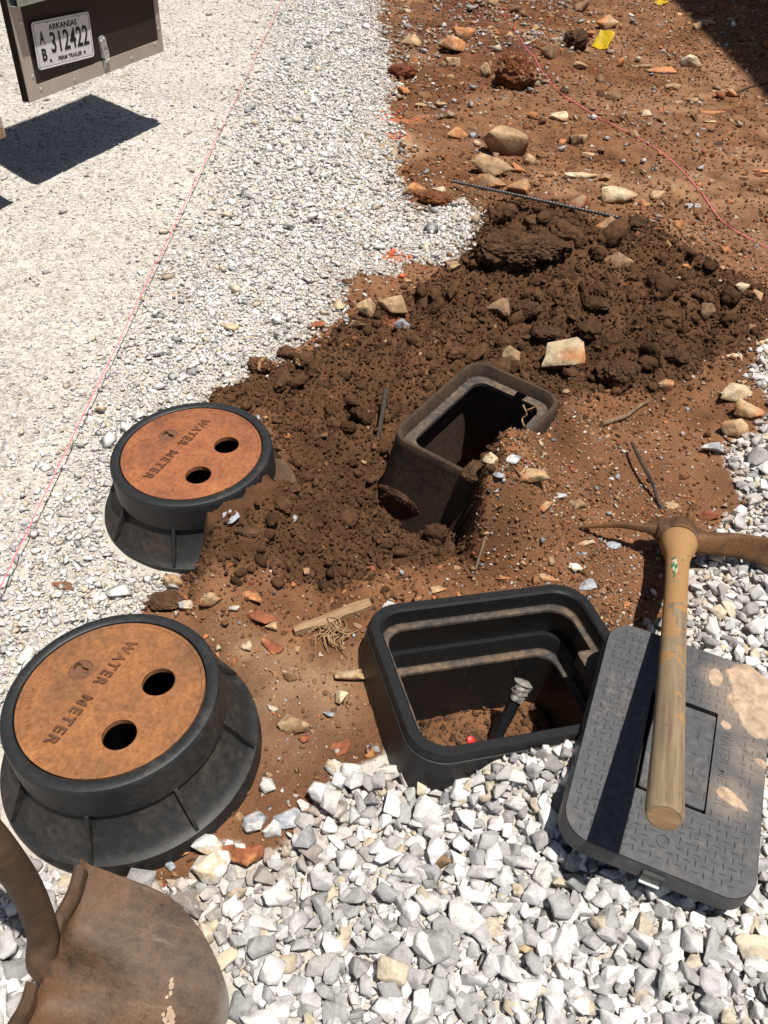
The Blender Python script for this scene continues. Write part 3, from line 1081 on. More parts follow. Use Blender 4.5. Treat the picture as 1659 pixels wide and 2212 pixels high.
def rubble(x0, x1, y0, y1, s, size, sig, dens):
    x, y = jgrid(x0, x1, y0, y1, s)
    k = visible(x, y) & clear(x, y, size)
    x, y = x[k], y[k]
    sd, sk, sv = zones(x, y)
    pr = dens * (.25 + 2.0 * sstep(-.12, .2, fbm(x * 1.9, y * 1.9, 88, 3)) + 1.2 * sstep(-.1, .15, sdist(x, y, P_RED))) * np.where(sk > 0, .5, 1)
    k = (sd > .0) & (rng.random(len(x)) < pr)
    x, y = x[k], y[k]
    n = len(x)
    sz = np.minimum(size * np.exp(rng.normal(size=n) * sig), size * 1.9) * .55
    base = np.array([[.15, .075, .038], [.21, .115, .06], [.30, .13, .055], [.36, .22, .12], [.12, .055, .03], [.19, .07, .035], [.27, .17, .10]])
    c = base[rng.integers(0, len(base), n)] * (.8 + .45 * rng.random((n, 1)))
    z = ground_h(x, y) + sz * (-.25 + .45 * rng.random(n))
    return scatter('rubble', HI, np.stack([x, y, z], 1), sz, np.clip(c, .01, .7), M_ROCKS, .5)


M_ROCKS = stone_mat('dirty rubble', 60, .6, .5, .95, .004)
rubble(-.8, 1.4, .45, 3.2, .030, .020, .4, .13)
rubble(-.6, 3.2, 3.0, 7.8, .045, .034, .45, .16)
rubble(-.6, 3.2, 3.0, 7.8, .11, .065, .35, .12)


def grey_bits(x, y):
    sd, sk, sv = zones(x, y)
    return (sd > .0) & (sk < 0) & (rng.random(len(x)) < .34 * sstep(-.15, .15, sdist(x, y, P_RED)) * sstep(-.12, .14, fbm(x * 3.2, y * 3.2, 87, 3)) + .02)


gravel('loose_gravel', -.3, 2.6, 3.0, 7.6, .022, .026, grey_bits, MID, (-.2, .4), .6, .2, .4, .4, .75)
gravel('loose_gravel', -.3, 2.6, 3.0, 7.6, .040, .044, grey_bits, MID, (.0, .5), .3, .45, .5, .35, .8)


def crumbs(x0, x1, y0, y1, s, size, sig, dk, dry, name='soil_crumbs'):
    x, y = jgrid(x0, x1, y0, y1, s)
    k = visible(x, y)
    x, y = x[k], y[k]
    k = clear(x, y, -.045)
    sd, sk, sv = zones(x, y)
    pr = np.where(sk > -.01, dk, np.maximum(dk * .8 * np.exp(np.minimum(sk, 0) / .05), dry * (.3 + 1.5 * np.clip(fbm(x * 3, y * 3, 85, 3) + .2, 0, 1))))
    k &= (sd > -.015) & (rng.random(len(x)) < pr)
    if size > .04:
        k &= sk > .05
    x, y = x[k], y[k]
    n = len(x)
    sk = zones(x, y)[1]
    sz = np.minimum(size * np.exp(rng.normal(size=n) * sig), size * 2.0) * .5
    c = np.where((sk > .07 * np.log(rng.random(n) + 1e-6))[:, None], np.array([.084, .042, .021]), np.array([.175, .085, .042])) * (.65 + .7 * rng.random((n, 1)))
    z = ground_h(x, y) + sz * (.0 + .7 * rng.random(n))
    return scatter(name, CRUMB, np.stack([x, y, z], 1), sz, c, M_SOIL, .9, (.55, 1.35))


def clod_variant(seed):
    bm = bmesh.new()
    bmesh.ops.create_icosphere(bm, subdivisions=4, radius=1)
    bm.verts.index_update()
    P = np.array([q.co[:] for q in bm.verts])
    Fc = np.array([[q.index for q in f.verts] for f in bm.faces])
    bm.free()
    P = P * (1 + .8 * fbm3(P + seed, 1.4, seed, 3) - .5 * np.abs(fbm3(P, 3.5, seed + 3, 3)) + .40 * fbm3(P, 9, seed + 5, 4, .65))[:, None]
    return P / np.abs(P).max() * np.array([1, .85, .7]), Fc


CLODV = [clod_variant(700 + 9 * i) for i in range(7)]
CR0, CRUMB = CRUMB, CLODV
crumbs(-.7, 1.4, 1.1, 3.4, .052, .044, .4, .34, .0)
crumbs(-.3, 1.4, 1.6, 3.4, .10, .066, .2, .32, .0)
CRUMB = CR0
crumbs(-.7, 1.3, 1.1, 3.4, .0068, .0070, .5, .62, .22)
crumbs(-.7, 1.3, 1.1, 3.4, .019, .017, .4, .40, .03)
crumbs(-.7, 1.3, .5, 1.6, .0065, .0052, .45, .3, .42)
crumbs(-.6, 3.0, 3.2, 7.6, .014, .010, .5, .3, .38)


# loose soil on the floor of the open box
x, y = jgrid(-.02, .5, .75, 1.25, .0085)
d, _, _ = inrect(x, y, C_VB, A_VB, .168, .120, .04)
k = (d < 0) & (rng.random(len(x)) < .6)
x, y = x[k], y[k]
sz = .0085 * np.exp(rng.normal(size=len(x)) * .5) * .5
scatter('soil_crumbs', CRUMB, np.stack([x, y, ground_h(x, y) + sz * .3], 1), sz, np.array([.105, .056, .030]) * (.6 + .8 * rng.random((len(x), 1))), M_SOIL, .9, (.6, 1.3))

# ------------------------------------------------------------------ water meter boxes
def meter_box(C, n, psi, label, skirt_m, letters):
    root = empty('water_meter_box', pose(C, n, psi) @ Matrix.Translation((0, 0, -.158)), label, 'meter box', 'round water meter boxes')
    bm = bmesh.new()
    lathe(bm, [(.146, .09), (.146, .144), (.1535, .144), (.1545, .1575), (.1565, .159), (.1690, .159), (.1730, .1575), (.1752, .1535), (.1757, .146), (.1768, .092), (.172, .088)], closed=True)
    obj('collar', bm, skirt_m if False else (M_BLK if skirt_m is M_BLKSKIRT else M_BLKFARC), root, 40)
    bm = bmesh.new()
    lathe(bm, [(.160, .095), (.1665, .0945), (.1690, .084), (.2030, .026), (.2120, .0195), (.2190, .0165), (.2205, .010), (.2215, -.02), (.215, -.02), (.206, .016), (.163, .080)], closed=True)
    obj('skirt', bm, skirt_m, root, 35)
    for k in range(8):
        a = math.radians(-psi_deg(psi) + 45 * k + RIB0)
        bm = bmesh.new()
        pts = [(.164, .0935), (.1785, .0925), (.2175, .0235), (.2165, .0165), (.164, .080)]
        v0 = [bm.verts.new((x, -.0028, z)) for x, z in pts]
        v1 = [bm.verts.new((x, .0028, z)) for x, z in pts]
        bm.faces.new(v0)
        bm.faces.new(v1[::-1])
        for i in range(len(pts)):
            bm.faces.new((v0[(i + 1) % len(pts)], v0[i], v1[i], v1[(i + 1) % len(pts)]))
        bmesh.ops.rotate(bm, cent=(0, 0, 0), matrix=Matrix.Rotation(a, 3, 'Z'), verts=bm.verts[:])
        obj('rib', bm, skirt_m, root)
    # the cast iron lid: local x runs along the words
    holes = [circ(-.0517, .056, .0275), circ(.0563, .058, .0275)]
    bm = plate_with_holes(circ(0, 0, .1515, 128), holes + [circ(-.022, -.0795, .0205, 40)], .146, .1560)
    lidm = M_RUST if skirt_m is M_BLKSKIRT else M_RUSTRED
    lid = obj('lid', bm, lidm, root)
    bm = bmesh.new()
    lathe(bm, [(.1450, .1558), (.1462, .1574), (.1500, .1576), (.1517, .1568), (.1517, .1555)], 128)
    lathe(bm, [(.0280, .1500), (.0280, .1562), (.0295, .1569), (.0325, .1561)], 48)
    bmesh.ops.transform(bm, matrix=Matrix.Translation(holes_c(0)), verts=bm.verts[-4 * 48:])
    n0 = len(bm.verts)
    lathe(bm, [(.0280, .1500), (.0280, .1562), (.0295, .1569), (.0325, .1561)], 48)
    bm.verts.ensure_lookup_table()
    bmesh.ops.transform(bm, matrix=Matrix.Translation(holes_c(1)), verts=bm.verts[n0:])
    obj('lid_rims', bm, lidm, lid, 40)
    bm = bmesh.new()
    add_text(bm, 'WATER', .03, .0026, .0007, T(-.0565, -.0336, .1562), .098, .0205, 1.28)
    obj('lettering', bm, M_RUSTSHADE, lid)
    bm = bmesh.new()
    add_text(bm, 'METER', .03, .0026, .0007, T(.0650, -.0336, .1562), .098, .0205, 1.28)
    obj('lettering', bm, M_RUSTSHADE, lid)
    bm = bmesh.new()
    for i, ch in enumerate(letters):
        if ch == ' ':
            continue
        a = math.radians(-72 + i * 5.3)
        add_text(bm, ch, .013, .0008, .0001, T(.1315 * math.cos(a), .1315 * math.sin(a), .1563, a + math.pi / 2))
    obj('small_lettering', bm, lidm, lid)
    bm = bmesh.new()
    add_text(bm, 'PI', .016, .0007, .0002, T(.012, -.119, .1563))
    obj('foundry_mark', bm, lidm, lid)
    key = [(-.0035, -.0885), (.0035, -.0885), (.0075, -.0955)]
    kh = [(-.0255 + x, y) for x, y in ((-.0090, -.0905), (-.0065, -.0965), (.0045, -.0960), (.0080, -.0890), (.0040, -.0835), (.0030, -.0760), (.0040, -.0700), (-.0005, -.0675), (-.0045, -.0700), (-.0035, -.0760), (-.0040, -.0835))]
    bm = plate_with_holes(circ(-.022, -.0795, .0198, 40), [kh], .1475, .1550)
    obj('lock_plug', bm, M_RUST2, lid)
    bm = bmesh.new()
    lathe(bm, [(.0001, .1478), (.0196, .1478)], 24)
    bmesh.ops.transform(bm, matrix=Matrix.Translation((-.022, -.0795, 0)), verts=bm.verts[:])
    obj('lock_pin', bm, M_RUST2, lid)
    return root


def psi_deg(p):
    return 0.0


RIB0 = 20.0
M_BLKFARC = plastic_mat('black plastic, a little soil', (.015, .0155, .0165), (.10, .06, .033), .2, .5)


def holes_c(i):
    return ((-.0517, .056, 0), (.0563, .058, 0))[i]


near_box = meter_box(C_NEAR, N_NEAR, math.radians(-111.9), 'nearest round black meter box, rusty lid marked WATER METER, whole skirt bare on gravel', M_BLKSKIRT, 'MADE IN USA')
far_box = meter_box(C_FAR, N_FAR, math.radians(-114.7), 'farther round black meter box, rusty lid, its skirt half buried in brown soil', M_BLKFAR, 'MADE IN USA')


# ------------------------------------------------------------------ rectangular boxes
def RL(hx, hy, r, z, n=8):
    return [(x, y, z) for x, y in rrect(hx, hy, r, n)]


vb = empty('valve_box', pose(C_VB, N_VB, A_VB), 'open black rectangular valve box with empty rim, sunk beside white gravel', 'valve box')
bm = bmesh.new()
loft(bm, [RL(.262, .214, .085, -.26), RL(.236, .188, .07, -.045), RL(.2325, .1845, .068, -.017), RL(.2300, .1820, .066, -.0165), RL(.2295, .1815, .066, -.004), RL(.2270, .1790, .064, 0), RL(.2105, .1625, .052, 0),
          RL(.2070, .1590, .050, -.004), RL(.2050, .1570, .049, -.033)])
obj('rim', bm, M_BLKVB, vb, 35)
bm = bmesh.new()
loft(bm, [RL(.2050, .1570, .049, -.0331), RL(.2035, .1555, .048, -.0360), RL(.1930, .1450, .044, -.0365), RL(.1925, .1445, .044, -.0420)])
obj('ledge', bm, M_LEDGE, vb, 35)
bm = bmesh.new()
loft(bm, [RL(.1925, .1445, .044, -.0421), RL(.1940, .1460, .045, -.0520), RL(.2050, .1570, .05, -.105), RL(.2050, .1570, .05, -.110)])
obj('inner_wall', bm, M_BLKVB, vb, 35)
low = bmesh.new()
loft(low, [RL(.2060, .1580, .05, -.1101), RL(.1990, .1510, .05, -.1085), RL(.1940, .1460, .048, -.1085), RL(.1925, .1445, .047, -.112), RL(.1905, .1425, .045, -.145)])
lower = obj('lower_box', low, M_BLKVB, vb, 35)
bm = bmesh.new()
loft(bm, [RL(.1905, .1425, .045, -.1451), RL(.1890, .1410, .044, -.1480), RL(.1760, .1280, .040, -.1485), RL(.1755, .1275, .040, -.154)])
obj('lower_ledge', bm, M_LEDGE, lower, 35)
bm = bmesh.new()
loft(bm, [RL(.1755, .1275, .040, -.1541), RL(.178, .130, .042, -.36)])
obj('lower_wall', bm, M_BLKVB, lower, 35)
bm = bmesh.new()
loft(bm, [[(x + .183, y - .012, -.0362 + dz) for x, y in rrect(.0215 + g, .038 + g, .008, 4)] for g, dz in ((0, -.03), (0, -.0002), (-.0015, .0015))])
bm.faces.new([v for v in bm.verts[-len(rrect(1, 1, .1, 4)):]]) if False else None
bm.verts.ensure_lookup_table()
bm.faces.new(bm.verts[-20:])
lug = obj('bolt_lug', bm, M_LEDGE, vb, 35)
bm = bmesh.new()
lathe(bm, [(.0065, -.036), (.0065, -.0335), (.003, -.0335), (.0028, -.036)], 20)
bmesh.ops.transform(bm, matrix=Matrix.Translation((.172, -.032, 0)), verts=bm.verts[:])
obj('bolt', bm, M_BLK, lug)

# stub of black pipe standing inside the open box
pb, pt = at(1070, 1600, -.20), at(1122, 1495, -.10)
pipe = empty('pipe_stub', Matrix.Translation(pb), 'black poly pipe stub with taped end, standing inside the open valve box', 'pipe')
dv = pt - pb
bm = bmesh.new()
tube(bm, [(-dv * .35).tolist(), (dv * .25 + np.array([0, .004, 0])).tolist(), (dv * .6).tolist(), dv.tolist()], .0128, 20)
obj('tube', bm, M_PIPE, pipe, 50)
bm = bmesh.new()
q = [dv * (.86 + .045 * i) for i in range(9)]
tube(bm, q, [.0136, .0145, .0142, .0160, .0155, .0178, .0172, .0185, .010], 18)
V = np.array([v.co[:] for v in bm.verts])
k = fbm3(V, 70, 5, 3) * .018
pax = dv / np.linalg.norm(dv)
for v, kk in zip(bm.verts, k):
    c = Vector(pax * (np.array(v.co) @ pax))
    v.co += (v.co - c).normalized() * kk
obj('tape_wrap', bm, M_TAPE, pipe)
bm = bmesh.new()
lathe(bm, [(.0001, .007), (.0065, .007), (.0085, .006), (.0092, 0)], 20)
o = obj('bottle_cap', bm, M_REDCAP, None, 40)
p = on(1015, 1603)
o.location = (p[0], p[1], p[2] + .006)
o.rotation_euler = (.5, .2, 0)
tag(o, 'small red plastic cap lying on the soil floor inside the open valve box', 'cap')

# small old box, half full of soil
fb = empty('valve_box', pose(C_FB, N_FB, A_FB), 'small muddy valve box tilted in the dug hole, one side buried in soil', 'valve box')
bm = bmesh.new()
loft(bm, [RL(.235, .175, .075, -.30), RL(.206, .148, .06, -.12), RL(.1915, .1335, .052, -.034), RL(.1900, .132, .050, -.020), RL(.1885, .1305, .05, -.003), RL(.1865, .1285, .048, 0), RL(.1785, .1205, .044, 0),
          RL(.1770, .1190, .043, -.002), RL(.1706, .1126, .04, -.030)])
obj('rim', bm, M_BLKMUD, fb, 35)
bm = bmesh.new()
o1 = rrect(.1706, .1126, .04, 10) + [(.1706, -.038), (.1706, -.010)]
i1 = rrect(.1490, .0910, .03, 10) + [(.1490, -.036), (.1490, -.012)]
tops = [(bm.verts.new((*o1[i], -.0302)), bm.verts.new((*i1[i], -.0306)), bm.verts.new((*i1[i], -.040))) for i in range(len(o1))]
for i in range(len(o1)):
    j = (i + 1) % len(o1)
    if i == len(o1) - 2:
        continue                                              # the ledge is interrupted at the far end
    bm.faces.new((tops[i][0], tops[j][0], tops[j][1], tops[i][1]))
    bm.faces.new((tops[i][1], tops[j][1], tops[j][2], tops[i][2]))
obj('ledge', bm, M_LEDGE, fb, 35)
bm = bmesh.new()
loft(bm, [RL(.1706, .1126, .04, -.0309), RL(.1690, .1110, .04, -.12), RL(.167, .109, .04, -.31)])
obj('inner_wall', bm, M_BLKMUD, fb, 35)
for k, (x0, a0) in enumerate(((-.10, 0), (.0, 0), (.10, 0))):
    bm = bmesh.new()
    box(bm, (x0 - .003, .132, -.11), (x0 + .003, .1415, -.034))
    obj('rib', bm, M_BLKMUD, fb)
# cover of the open box, lying half on its rim
cv = empty('valve_box_cover', pose(C_LID, N_LID, A_LID), 'black rectangular box cover with raised tread, lying on gravel under the pick handle', 'box cover')
HX0, HX1, HY0, HY1 = -.052, .061, -.101, .094
hole = [(HX0, HY0), (HX1, HY0), (HX1, HY1), (HX0, HY1)]
outer = rrect(.1455, .2175, .046, 12)
bm = plate_with_holes(outer, [hole], -.010, 0.0)
cover_top = obj('cover_plate', bm, M_COVER, cv)
bm = bmesh.new()
n0 = 12
full = rrect(.1455, .2175, .046, n0)
inn = rrect(.1395, .2115, .041, n0)
def notch(x, y):
    return y < -.2 and -.016 < x < .019
lo = [(x, y, -.0365) for x, y in rrect(.1490, .2210, .048, n0)]
loft(bm, [[(x, y, -.0008) for x, y in rrect(.1462, .2182, .0465, n0)], [(x, y, -.004) for x, y in rrect(.1470, .2190, .047, n0)], lo, [(x, y, -.0365) for x, y in inn], [(x, y, -.010) for x, y in inn]])
side = obj('cover_skirt', bm, M_COVER, cv, 40)
bm = bmesh.new()
box(bm, (-.013, -.2255, -.034), (.019, -.2185, -.012))
obj('lift_slot', bm, M_BLK, cv)
bm = bmesh.new()
box(bm, (-.012, -.229, -.0375), (.018, -.2215, -.0345))
obj('slot_lip', bm, M_ZINC, cv)
bm = bmesh.new()
box(bm, (HX0 + .008, HY0 + .007, -.016), (HX1 - .002, HY1 - .007, -.0015))
bmesh.ops.bevel(bm, geom=bm.edges[:], offset=.0012, segments=2, affect='EDGES')
hatch = obj('reader_hatch', bm, M_COVER, cv, 30)
bm = bmesh.new()
box(bm, (HX0 - .004, HY0 - .004, -.030), (HX1 + .004, HY1 + .004, -.018))
obj('hatch_recess', bm, M_HUB, cv)


def bar(bm, x, y, ang, L=.0125, wd=.0024, h=.0013, z=0.0):
    c, s = math.cos(ang), math.sin(ang)
    base, top = [], []
    for k in range(6):
        t = -1 + 2 * k / 5
        ww = wd * math.sqrt(max(0, 1 - t * t)) + .0002
        for sgn in (-1, 1):
            base.append((x + c * t * L / 2 - s * sgn * ww / 2, y + s * t * L / 2 + c * sgn * ww / 2))
    v = [bm.verts.new((px, py, z - .0004)) for px, py in base]
    ridge = [bm.verts.new((x + c * (-1 + 2 * k / 5) * L / 2, y + s * (-1 + 2 * k / 5) * L / 2, z + h * (1 - abs(-1 + 2 * k / 5) ** 3 * .8))) for k in range(6)]
    for k in range(5):
        bm.faces.new((v[2 * k], v[2 * k + 2], ridge[k + 1], ridge[k]))
        bm.faces.new((v[2 * k + 3], v[2 * k + 1], ridge[k], ridge[k + 1]))


bm = bmesh.new()
pit = .0133
for i in range(-12, 13):
    for j in range(-18, 19):
        x, y = i * pit + .003, j * pit
        ddx, ddy = abs(x) - .1455 + .046, abs(y) - .2175 + .046
        d = math.hypot(max(ddx, 0), max(ddy, 0)) + min(max(ddx, ddy), 0) - .046
        if d > -.013 or (HX0 - .008 < x < HX1 + .008 and HY0 - .008 < y < HY1 + .008):
            continue
        if math.hypot(x - .005, y + .171) < .017 or math.hypot(x - .005, y - .171) < .017 or (HX1 < x < .100 and -.09 < y < .085):
            continue
        bar(bm, x, y, 0 if (i + j) % 2 else math.pi / 2, .0135)
obj('tread', bm, M_COVER, cv)
bm = bmesh.new()
for i, (x, a) in enumerate(((-.030, 1), (0, 0), (.030, 1), (.052, 1))):
    for y in (-.07, -.035, 0, .035, .07):
        if abs(x) < .055:
            bar(bm, x + .004, y, math.pi / 2 if (i + int(round(y / .035))) % 2 else 0, .022, .002, .0010, -.0014)
obj('hatch_tread', bm, M_COVER, hatch)
bm = bmesh.new()
lathe(bm, [(.0105, -.0004), (.0105, .0012), (.0085, .0014), (.008, -.0002), (.0035, -.0002), (.0033, -.0022), (.0001, -.0022)], 28)
bmesh.ops.transform(bm, matrix=Matrix.Translation((.005, -.171, .0006)), verts=bm.verts[:])
obj('bolt', bm, M_COVER, cv, 40)
bm = bmesh.new()
add_text(bm, 'WATER', .02, .0009, .0003, T(.081, .034, .0004, -math.pi / 2), .066, .0155, 1.15)
obj('lettering', bm, M_COVER, cv)
bm = bmesh.new()
add_text(bm, 'METER', .02, .0009, .0003, T(.081, -.044, .0004, -math.pi / 2), .066, .0155, 1.15)
obj('lettering', bm, M_COVER, cv)


def mud_patch(name, outline, cz, thick, m, C, n, psi, seed, label, cat='mud', nr=14, slope=None):
    """flake of mud with a ragged edge, in the frame of the cover"""
    M = pose(C, n, psi)
    r = np.random.default_rng(seed)
    P = spline(outline + [outline[0]], 10)[:-1]
    P = np.array(P)
    ctr = P.mean(0)
    N = len(P)
    V, Fc = [np.array([ctr[0], ctr[1], 0])], []
    rough = 1 + .10 * np.array([fbm(np.array([math.cos(a) * 3 + seed]), np.array([math.sin(a) * 3]), seed, 4)[0] for a in np.linspace(0, 2 * math.pi, N, endpoint=False)]) * 2
    for k in range(1, nr + 1):
        t = k / nr
        for q, g in zip(P, rough):
            xy = ctr + (q - ctr) * t * (1 + (g - 1) * t)
            V.append(np.array([xy[0], xy[1], 0]))
    V = np.array(V)
    tt = np.concatenate([[0], np.repeat(np.arange(1, nr + 1) / nr, N)])
    h = thick * np.sqrt(np.maximum(0, 1 - tt ** 3)) * (.35 + 2.0 * np.abs(fbm(V[:, 0] * 45, V[:, 1] * 45, seed, 4)) + .8 * fbm(V[:, 0] * 130, V[:, 1] * 130, seed + 3, 3))
    V[:, 2] = np.where(tt > .999, -.0025, cz + h)
    if slope is not None:
        over = np.maximum(0, V @ np.array([slope[0], slope[1], 0]) - slope[2])
        V[:, 2] -= over * slope[3]
    for i in range(N):
        Fc.append((0, 1 + i, 1 + (i + 1) % N))
    for k in range(nr - 1):
        a, b = 1 + k * N, 1 + (k + 1) * N
        for i in range(N):
            j = (i + 1) % N
            Fc += [(a + i, b + i, b + j), (a + i, b + j, a + j)]
    o = link(name, newmesh(name, V, Fc), m, None, True)
    o.matrix_world = M
    return tag(o, label, cat)


mud_patch('dried_mud', [(.062, .190), (.075, .160), (.070, .130), (.092, .105), (.105, .082), (.128, .072), (.150, .078), (.160, .11), (.158, .16), (.140, .205), (.105, .225), (.078, .215)], .001, .006, M_MUD, C_LID, N_LID, A_LID, 3,
          'large crust of dried tan mud covering the upper right corner of the box cover', slope=(1, 0, .142, .8))
mud_patch('dried_mud', [(.070, -.050), (.078, -.040), (.098, -.043), (.118, -.058), (.124, -.068), (.110, -.070), (.088, -.066), (.073, -.058)], .0008, .003, M_MUD, C_LID, N_LID, A_LID, 5,
          'leaf shaped pale mud flake alone on the lower right of the box cover')
mud_patch('dried_mud', [(.036, .176), (.045, .188), (.058, .182), (.062, .165), (.056, .150), (.045, .148), (.037, .160)], .0006, .002, M_MUD, C_LID, N_LID, A_LID, 8,
          'thin rounded mud stain on the box cover between the pick handle and the big mud crust')
mud_patch('dried_mud', [(.066, .076), (.070, .084), (.083, .081), (.084, .072), (.074, .068)], .0006, .0015, M_MUD, C_LID, N_LID, A_LID, 9,
          'tiny mud chip at the upper right corner of the cover hatch')
mud_patch('dried_mud', [(.123, .030), (.133, .036), (.145, .032), (.146, .020), (.136, .022)], .0006, .0015, M_MUD, C_LID, N_LID, A_LID, 11,
          'small mud smear on the right edge of the box cover')


# ------------------------------------------------------------------ pick mattock
P0, P1 = np.array([.640, 1.372, .068]), np.array([.383, .578, .302])
hd = P1 - P0
L = float(np.linalg.norm(hd))
hz = hd / L
pk = empty('pick_mattock', Matrix.Translation(P0), 'pick mattock with rusty head and worn orange wooden handle raised over the box cover', 'pick')
zv = Vector(hz)
xv = Vector((1, 0, 0))
xv = (xv - zv * xv.dot(zv)).normalized()
yv = zv.cross(xv)
MH = Matrix(((xv.x, yv.x, zv.x, 0), (xv.y, yv.y, zv.y, 0), (xv.z, yv.z, zv.z, 0), (0, 0, 0, 1)))
bm = bmesh.new()
prof = [(-.035, .026), (-.005, .029), (.015, .0365), (.035, .0370), (.060, .0325), (.085, .0265), (.115, .0230), (.16, .0215), (.25, .0205), (.40, .0205), (.55, .0210), (.70, .0218), (L - .05, .0232), (L - .012, .0240), (L - .004, .0232), (L, .0215)]
rings = []
for z, r in prof:
    rings.append([bm.verts.new((r * 1.06 * math.cos(2 * math.pi * k / 28), r * .94 * math.sin(2 * math.pi * k / 28), z)) for k in range(28)])
for a, b in zip(rings, rings[1:]):
    for k in range(28):
        bm.faces.new((a[k], a[(k + 1) % 28], b[(k + 1) % 28], b[k]))
bm.faces.new(rings[0][::-1])
cap = bm.faces.new(rings[-1])
h = obj('handle', bm, M_HANDLE, pk, 40)
h.matrix_local = MH
bm = bmesh.new()
tris = [bm.verts.new((.0205 * math.cos(2 * math.pi * k / 28), .0185 * math.sin(2 * math.pi * k / 28) * .98, L + .0006)) for k in range(28)]
cc = bm.verts.new((.002, 0, L + .0012))
for k in range(28):
    bm.faces.new((tris[k], tris[(k + 1) % 28], cc))
obj('handle_end_grain', bm, M_OLDWOOD, h)


def curved_chip(bm, z, a, hz_, ha, r):
    c = [bm.verts.new((r * 1.065 * math.cos(a + da), r * .945 * math.sin(a + da), z + dz)) for da, dz in ((-ha, -hz_), (-ha * .3, -hz_ * 1.2), (ha, -hz_ * .6), (ha * .8, hz_), (0, hz_ * 1.2), (-ha * .9, hz_ * .5))]
    bm.faces.new(c)


A0 = None
vdir = CAMP - (P0 + hd * .2)
lv = MH.to_3x3().transposed() @ Vector(vdir)
A0 = math.atan2(lv.y, lv.x)
bm = bmesh.new()
for z, da, a_, b_ in ((.142, .45, .004, .22), (.172, .45, .010, .14), (.182, .20, .012, .10), (.205, .30, .005, .12), (.220, .28, .006, .08), (.146, -.35, .003, .1)):
    curved_chip(bm, z, A0 + da - .1, a_, b_, .0222 if z < .17 else .0219)
obj('label_print', bm, M_GREENLBL, h)
bm = bmesh.new()
for z, da, a_, b_ in ((.160, .33, .010, .18), (.178, .28, .016, .20), (.198, .20, .010, .15)):
    curved_chip(bm, z, A0 + da - .1, a_, b_, .0219 if z < .17 else .0217)
obj('label_paper', bm, M_PALELBL, h)
# head: sections run along the arc from pick tip to adze edge
hx = np.array(hz)
tipP = at(1252, 1139, .034) - P0
adz = at(1742, 1216, .040) - P0
path = [tipP, tipP * .62 + np.array([0, .0, .020]), tipP * .33 + np.array([0, 0, .018]), np.array([-.045, .018, .006]) * 1.0, np.array([0, 0, .004]), np.array([.048, -.018, .006]), adz * .45 + np.array([0, 0, .010]), adz * .75 + np.array([0, 0, .008]), adz]
wid = [.006, .014, .020, .046, .062, .040, .016, .010, .006]       # along the handle
thk = [.006, .014, .021, .040, .060, .046, .058, .068, .076]       # across it
sp, sw, st_ = spline(path, 8), np.array(spline([[q] for q in wid], 8)).ravel(), np.array(spline([[q] for q in thk], 8)).ravel()
bm = bmesh.new()
rings = []
for i, p in enumerate(sp):
    t = sp[min(i + 1, len(sp) - 1)] - sp[max(i - 1, 0)]
    t /= np.linalg.norm(t)
    a = hx - (hx @ t) * t
    a /= np.linalg.norm(a)
    b = np.cross(t, a)
    rr = []
    for k in range(20):
        q = 2 * math.pi * k / 20
        cx_, sx_ = math.cos(q), math.sin(q)
        e = .6
        rr.append(bm.verts.new(Vector(p + a * sw[i] / 2 * math.copysign(abs(cx_) ** e, cx_) + b * st_[i] / 2 * math.copysign(abs(sx_) ** e, sx_))))
    rings.append(rr)
for a, b in zip(rings, rings[1:]):
    for k in range(20):
        bm.faces.new((a[k], a[(k + 1) % 20], b[(k + 1) % 20], b[k]))
bm.faces.new(rings[0][::-1])
bm.faces.new(rings[-1])
obj('head', bm, M_PICK, pk, 40)
bm = bmesh.new()
lathe(bm, [(.034, -.03), (.0395, -.026), (.0405, .000), (.0395, .018), (.0375, .021), (.034, .020)], 40)
eye = obj('eye_collar', bm, M_PICK, pk, 50)
eye.matrix_local = MH

# ------------------------------------------------------------------ shovel
shv = empty('shovel', Matrix(((ax_[0], ac[0], an[0], S0[0]), (ax_[1], ac[1], an[1], S0[1]), (ax_[2], ac[2], an[2], S0[2]), (0, 0, 0, 1))),
            'brown steel round point shovel leaning into the gravel at the lower left corner', 'shovel')
NU, NV = 80, 40
bm = bmesh.new()
HW = .128


def halfw(t):
    return HW * float(np.interp(t, [0, .12, .25, .38, .5, .62, .74, .82, .89, .94, .97, .99, 1], [1, .99, .975, .96, .93, .84, .70, .57, .43, .31, .215, .12, 0]))


grid = []
for i in range(NU + 1):
    t = i / NU
    row = []
    for j in range(NV + 1):
        s = -1 + 2 * j / NV
        wv_ = halfw(t)
        y = s * wv_
        x = t * LB - .016 * (s * s) * (1 - t)
        z = .36 * y * y / HW * .9 - .008 * (1 - t) + .036 * math.exp(-(y / .028) ** 2) * max(0, 1 - t / .46) ** 1.3 + .010 * t * t
        if t < .06 and abs(s) > .17:
            z += .010 * (1 - t / .06) ** 2
        row.append(bm.verts.new((x, y, z)))
    grid.append(row)
for i in range(NU):
    for j in range(NV):
        try:
            bm.faces.new((grid[i][j], grid[i + 1][j], grid[i + 1][j + 1], grid[i][j + 1]))
        except ValueError:
            pass
bmesh.ops.remove_doubles(bm, verts=bm.verts[:], dist=1e-5)
bmesh.ops.solidify(bm, geom=bm.faces[:], thickness=.0022)
blade = obj('blade', bm, M_BLADE, shv, 45)
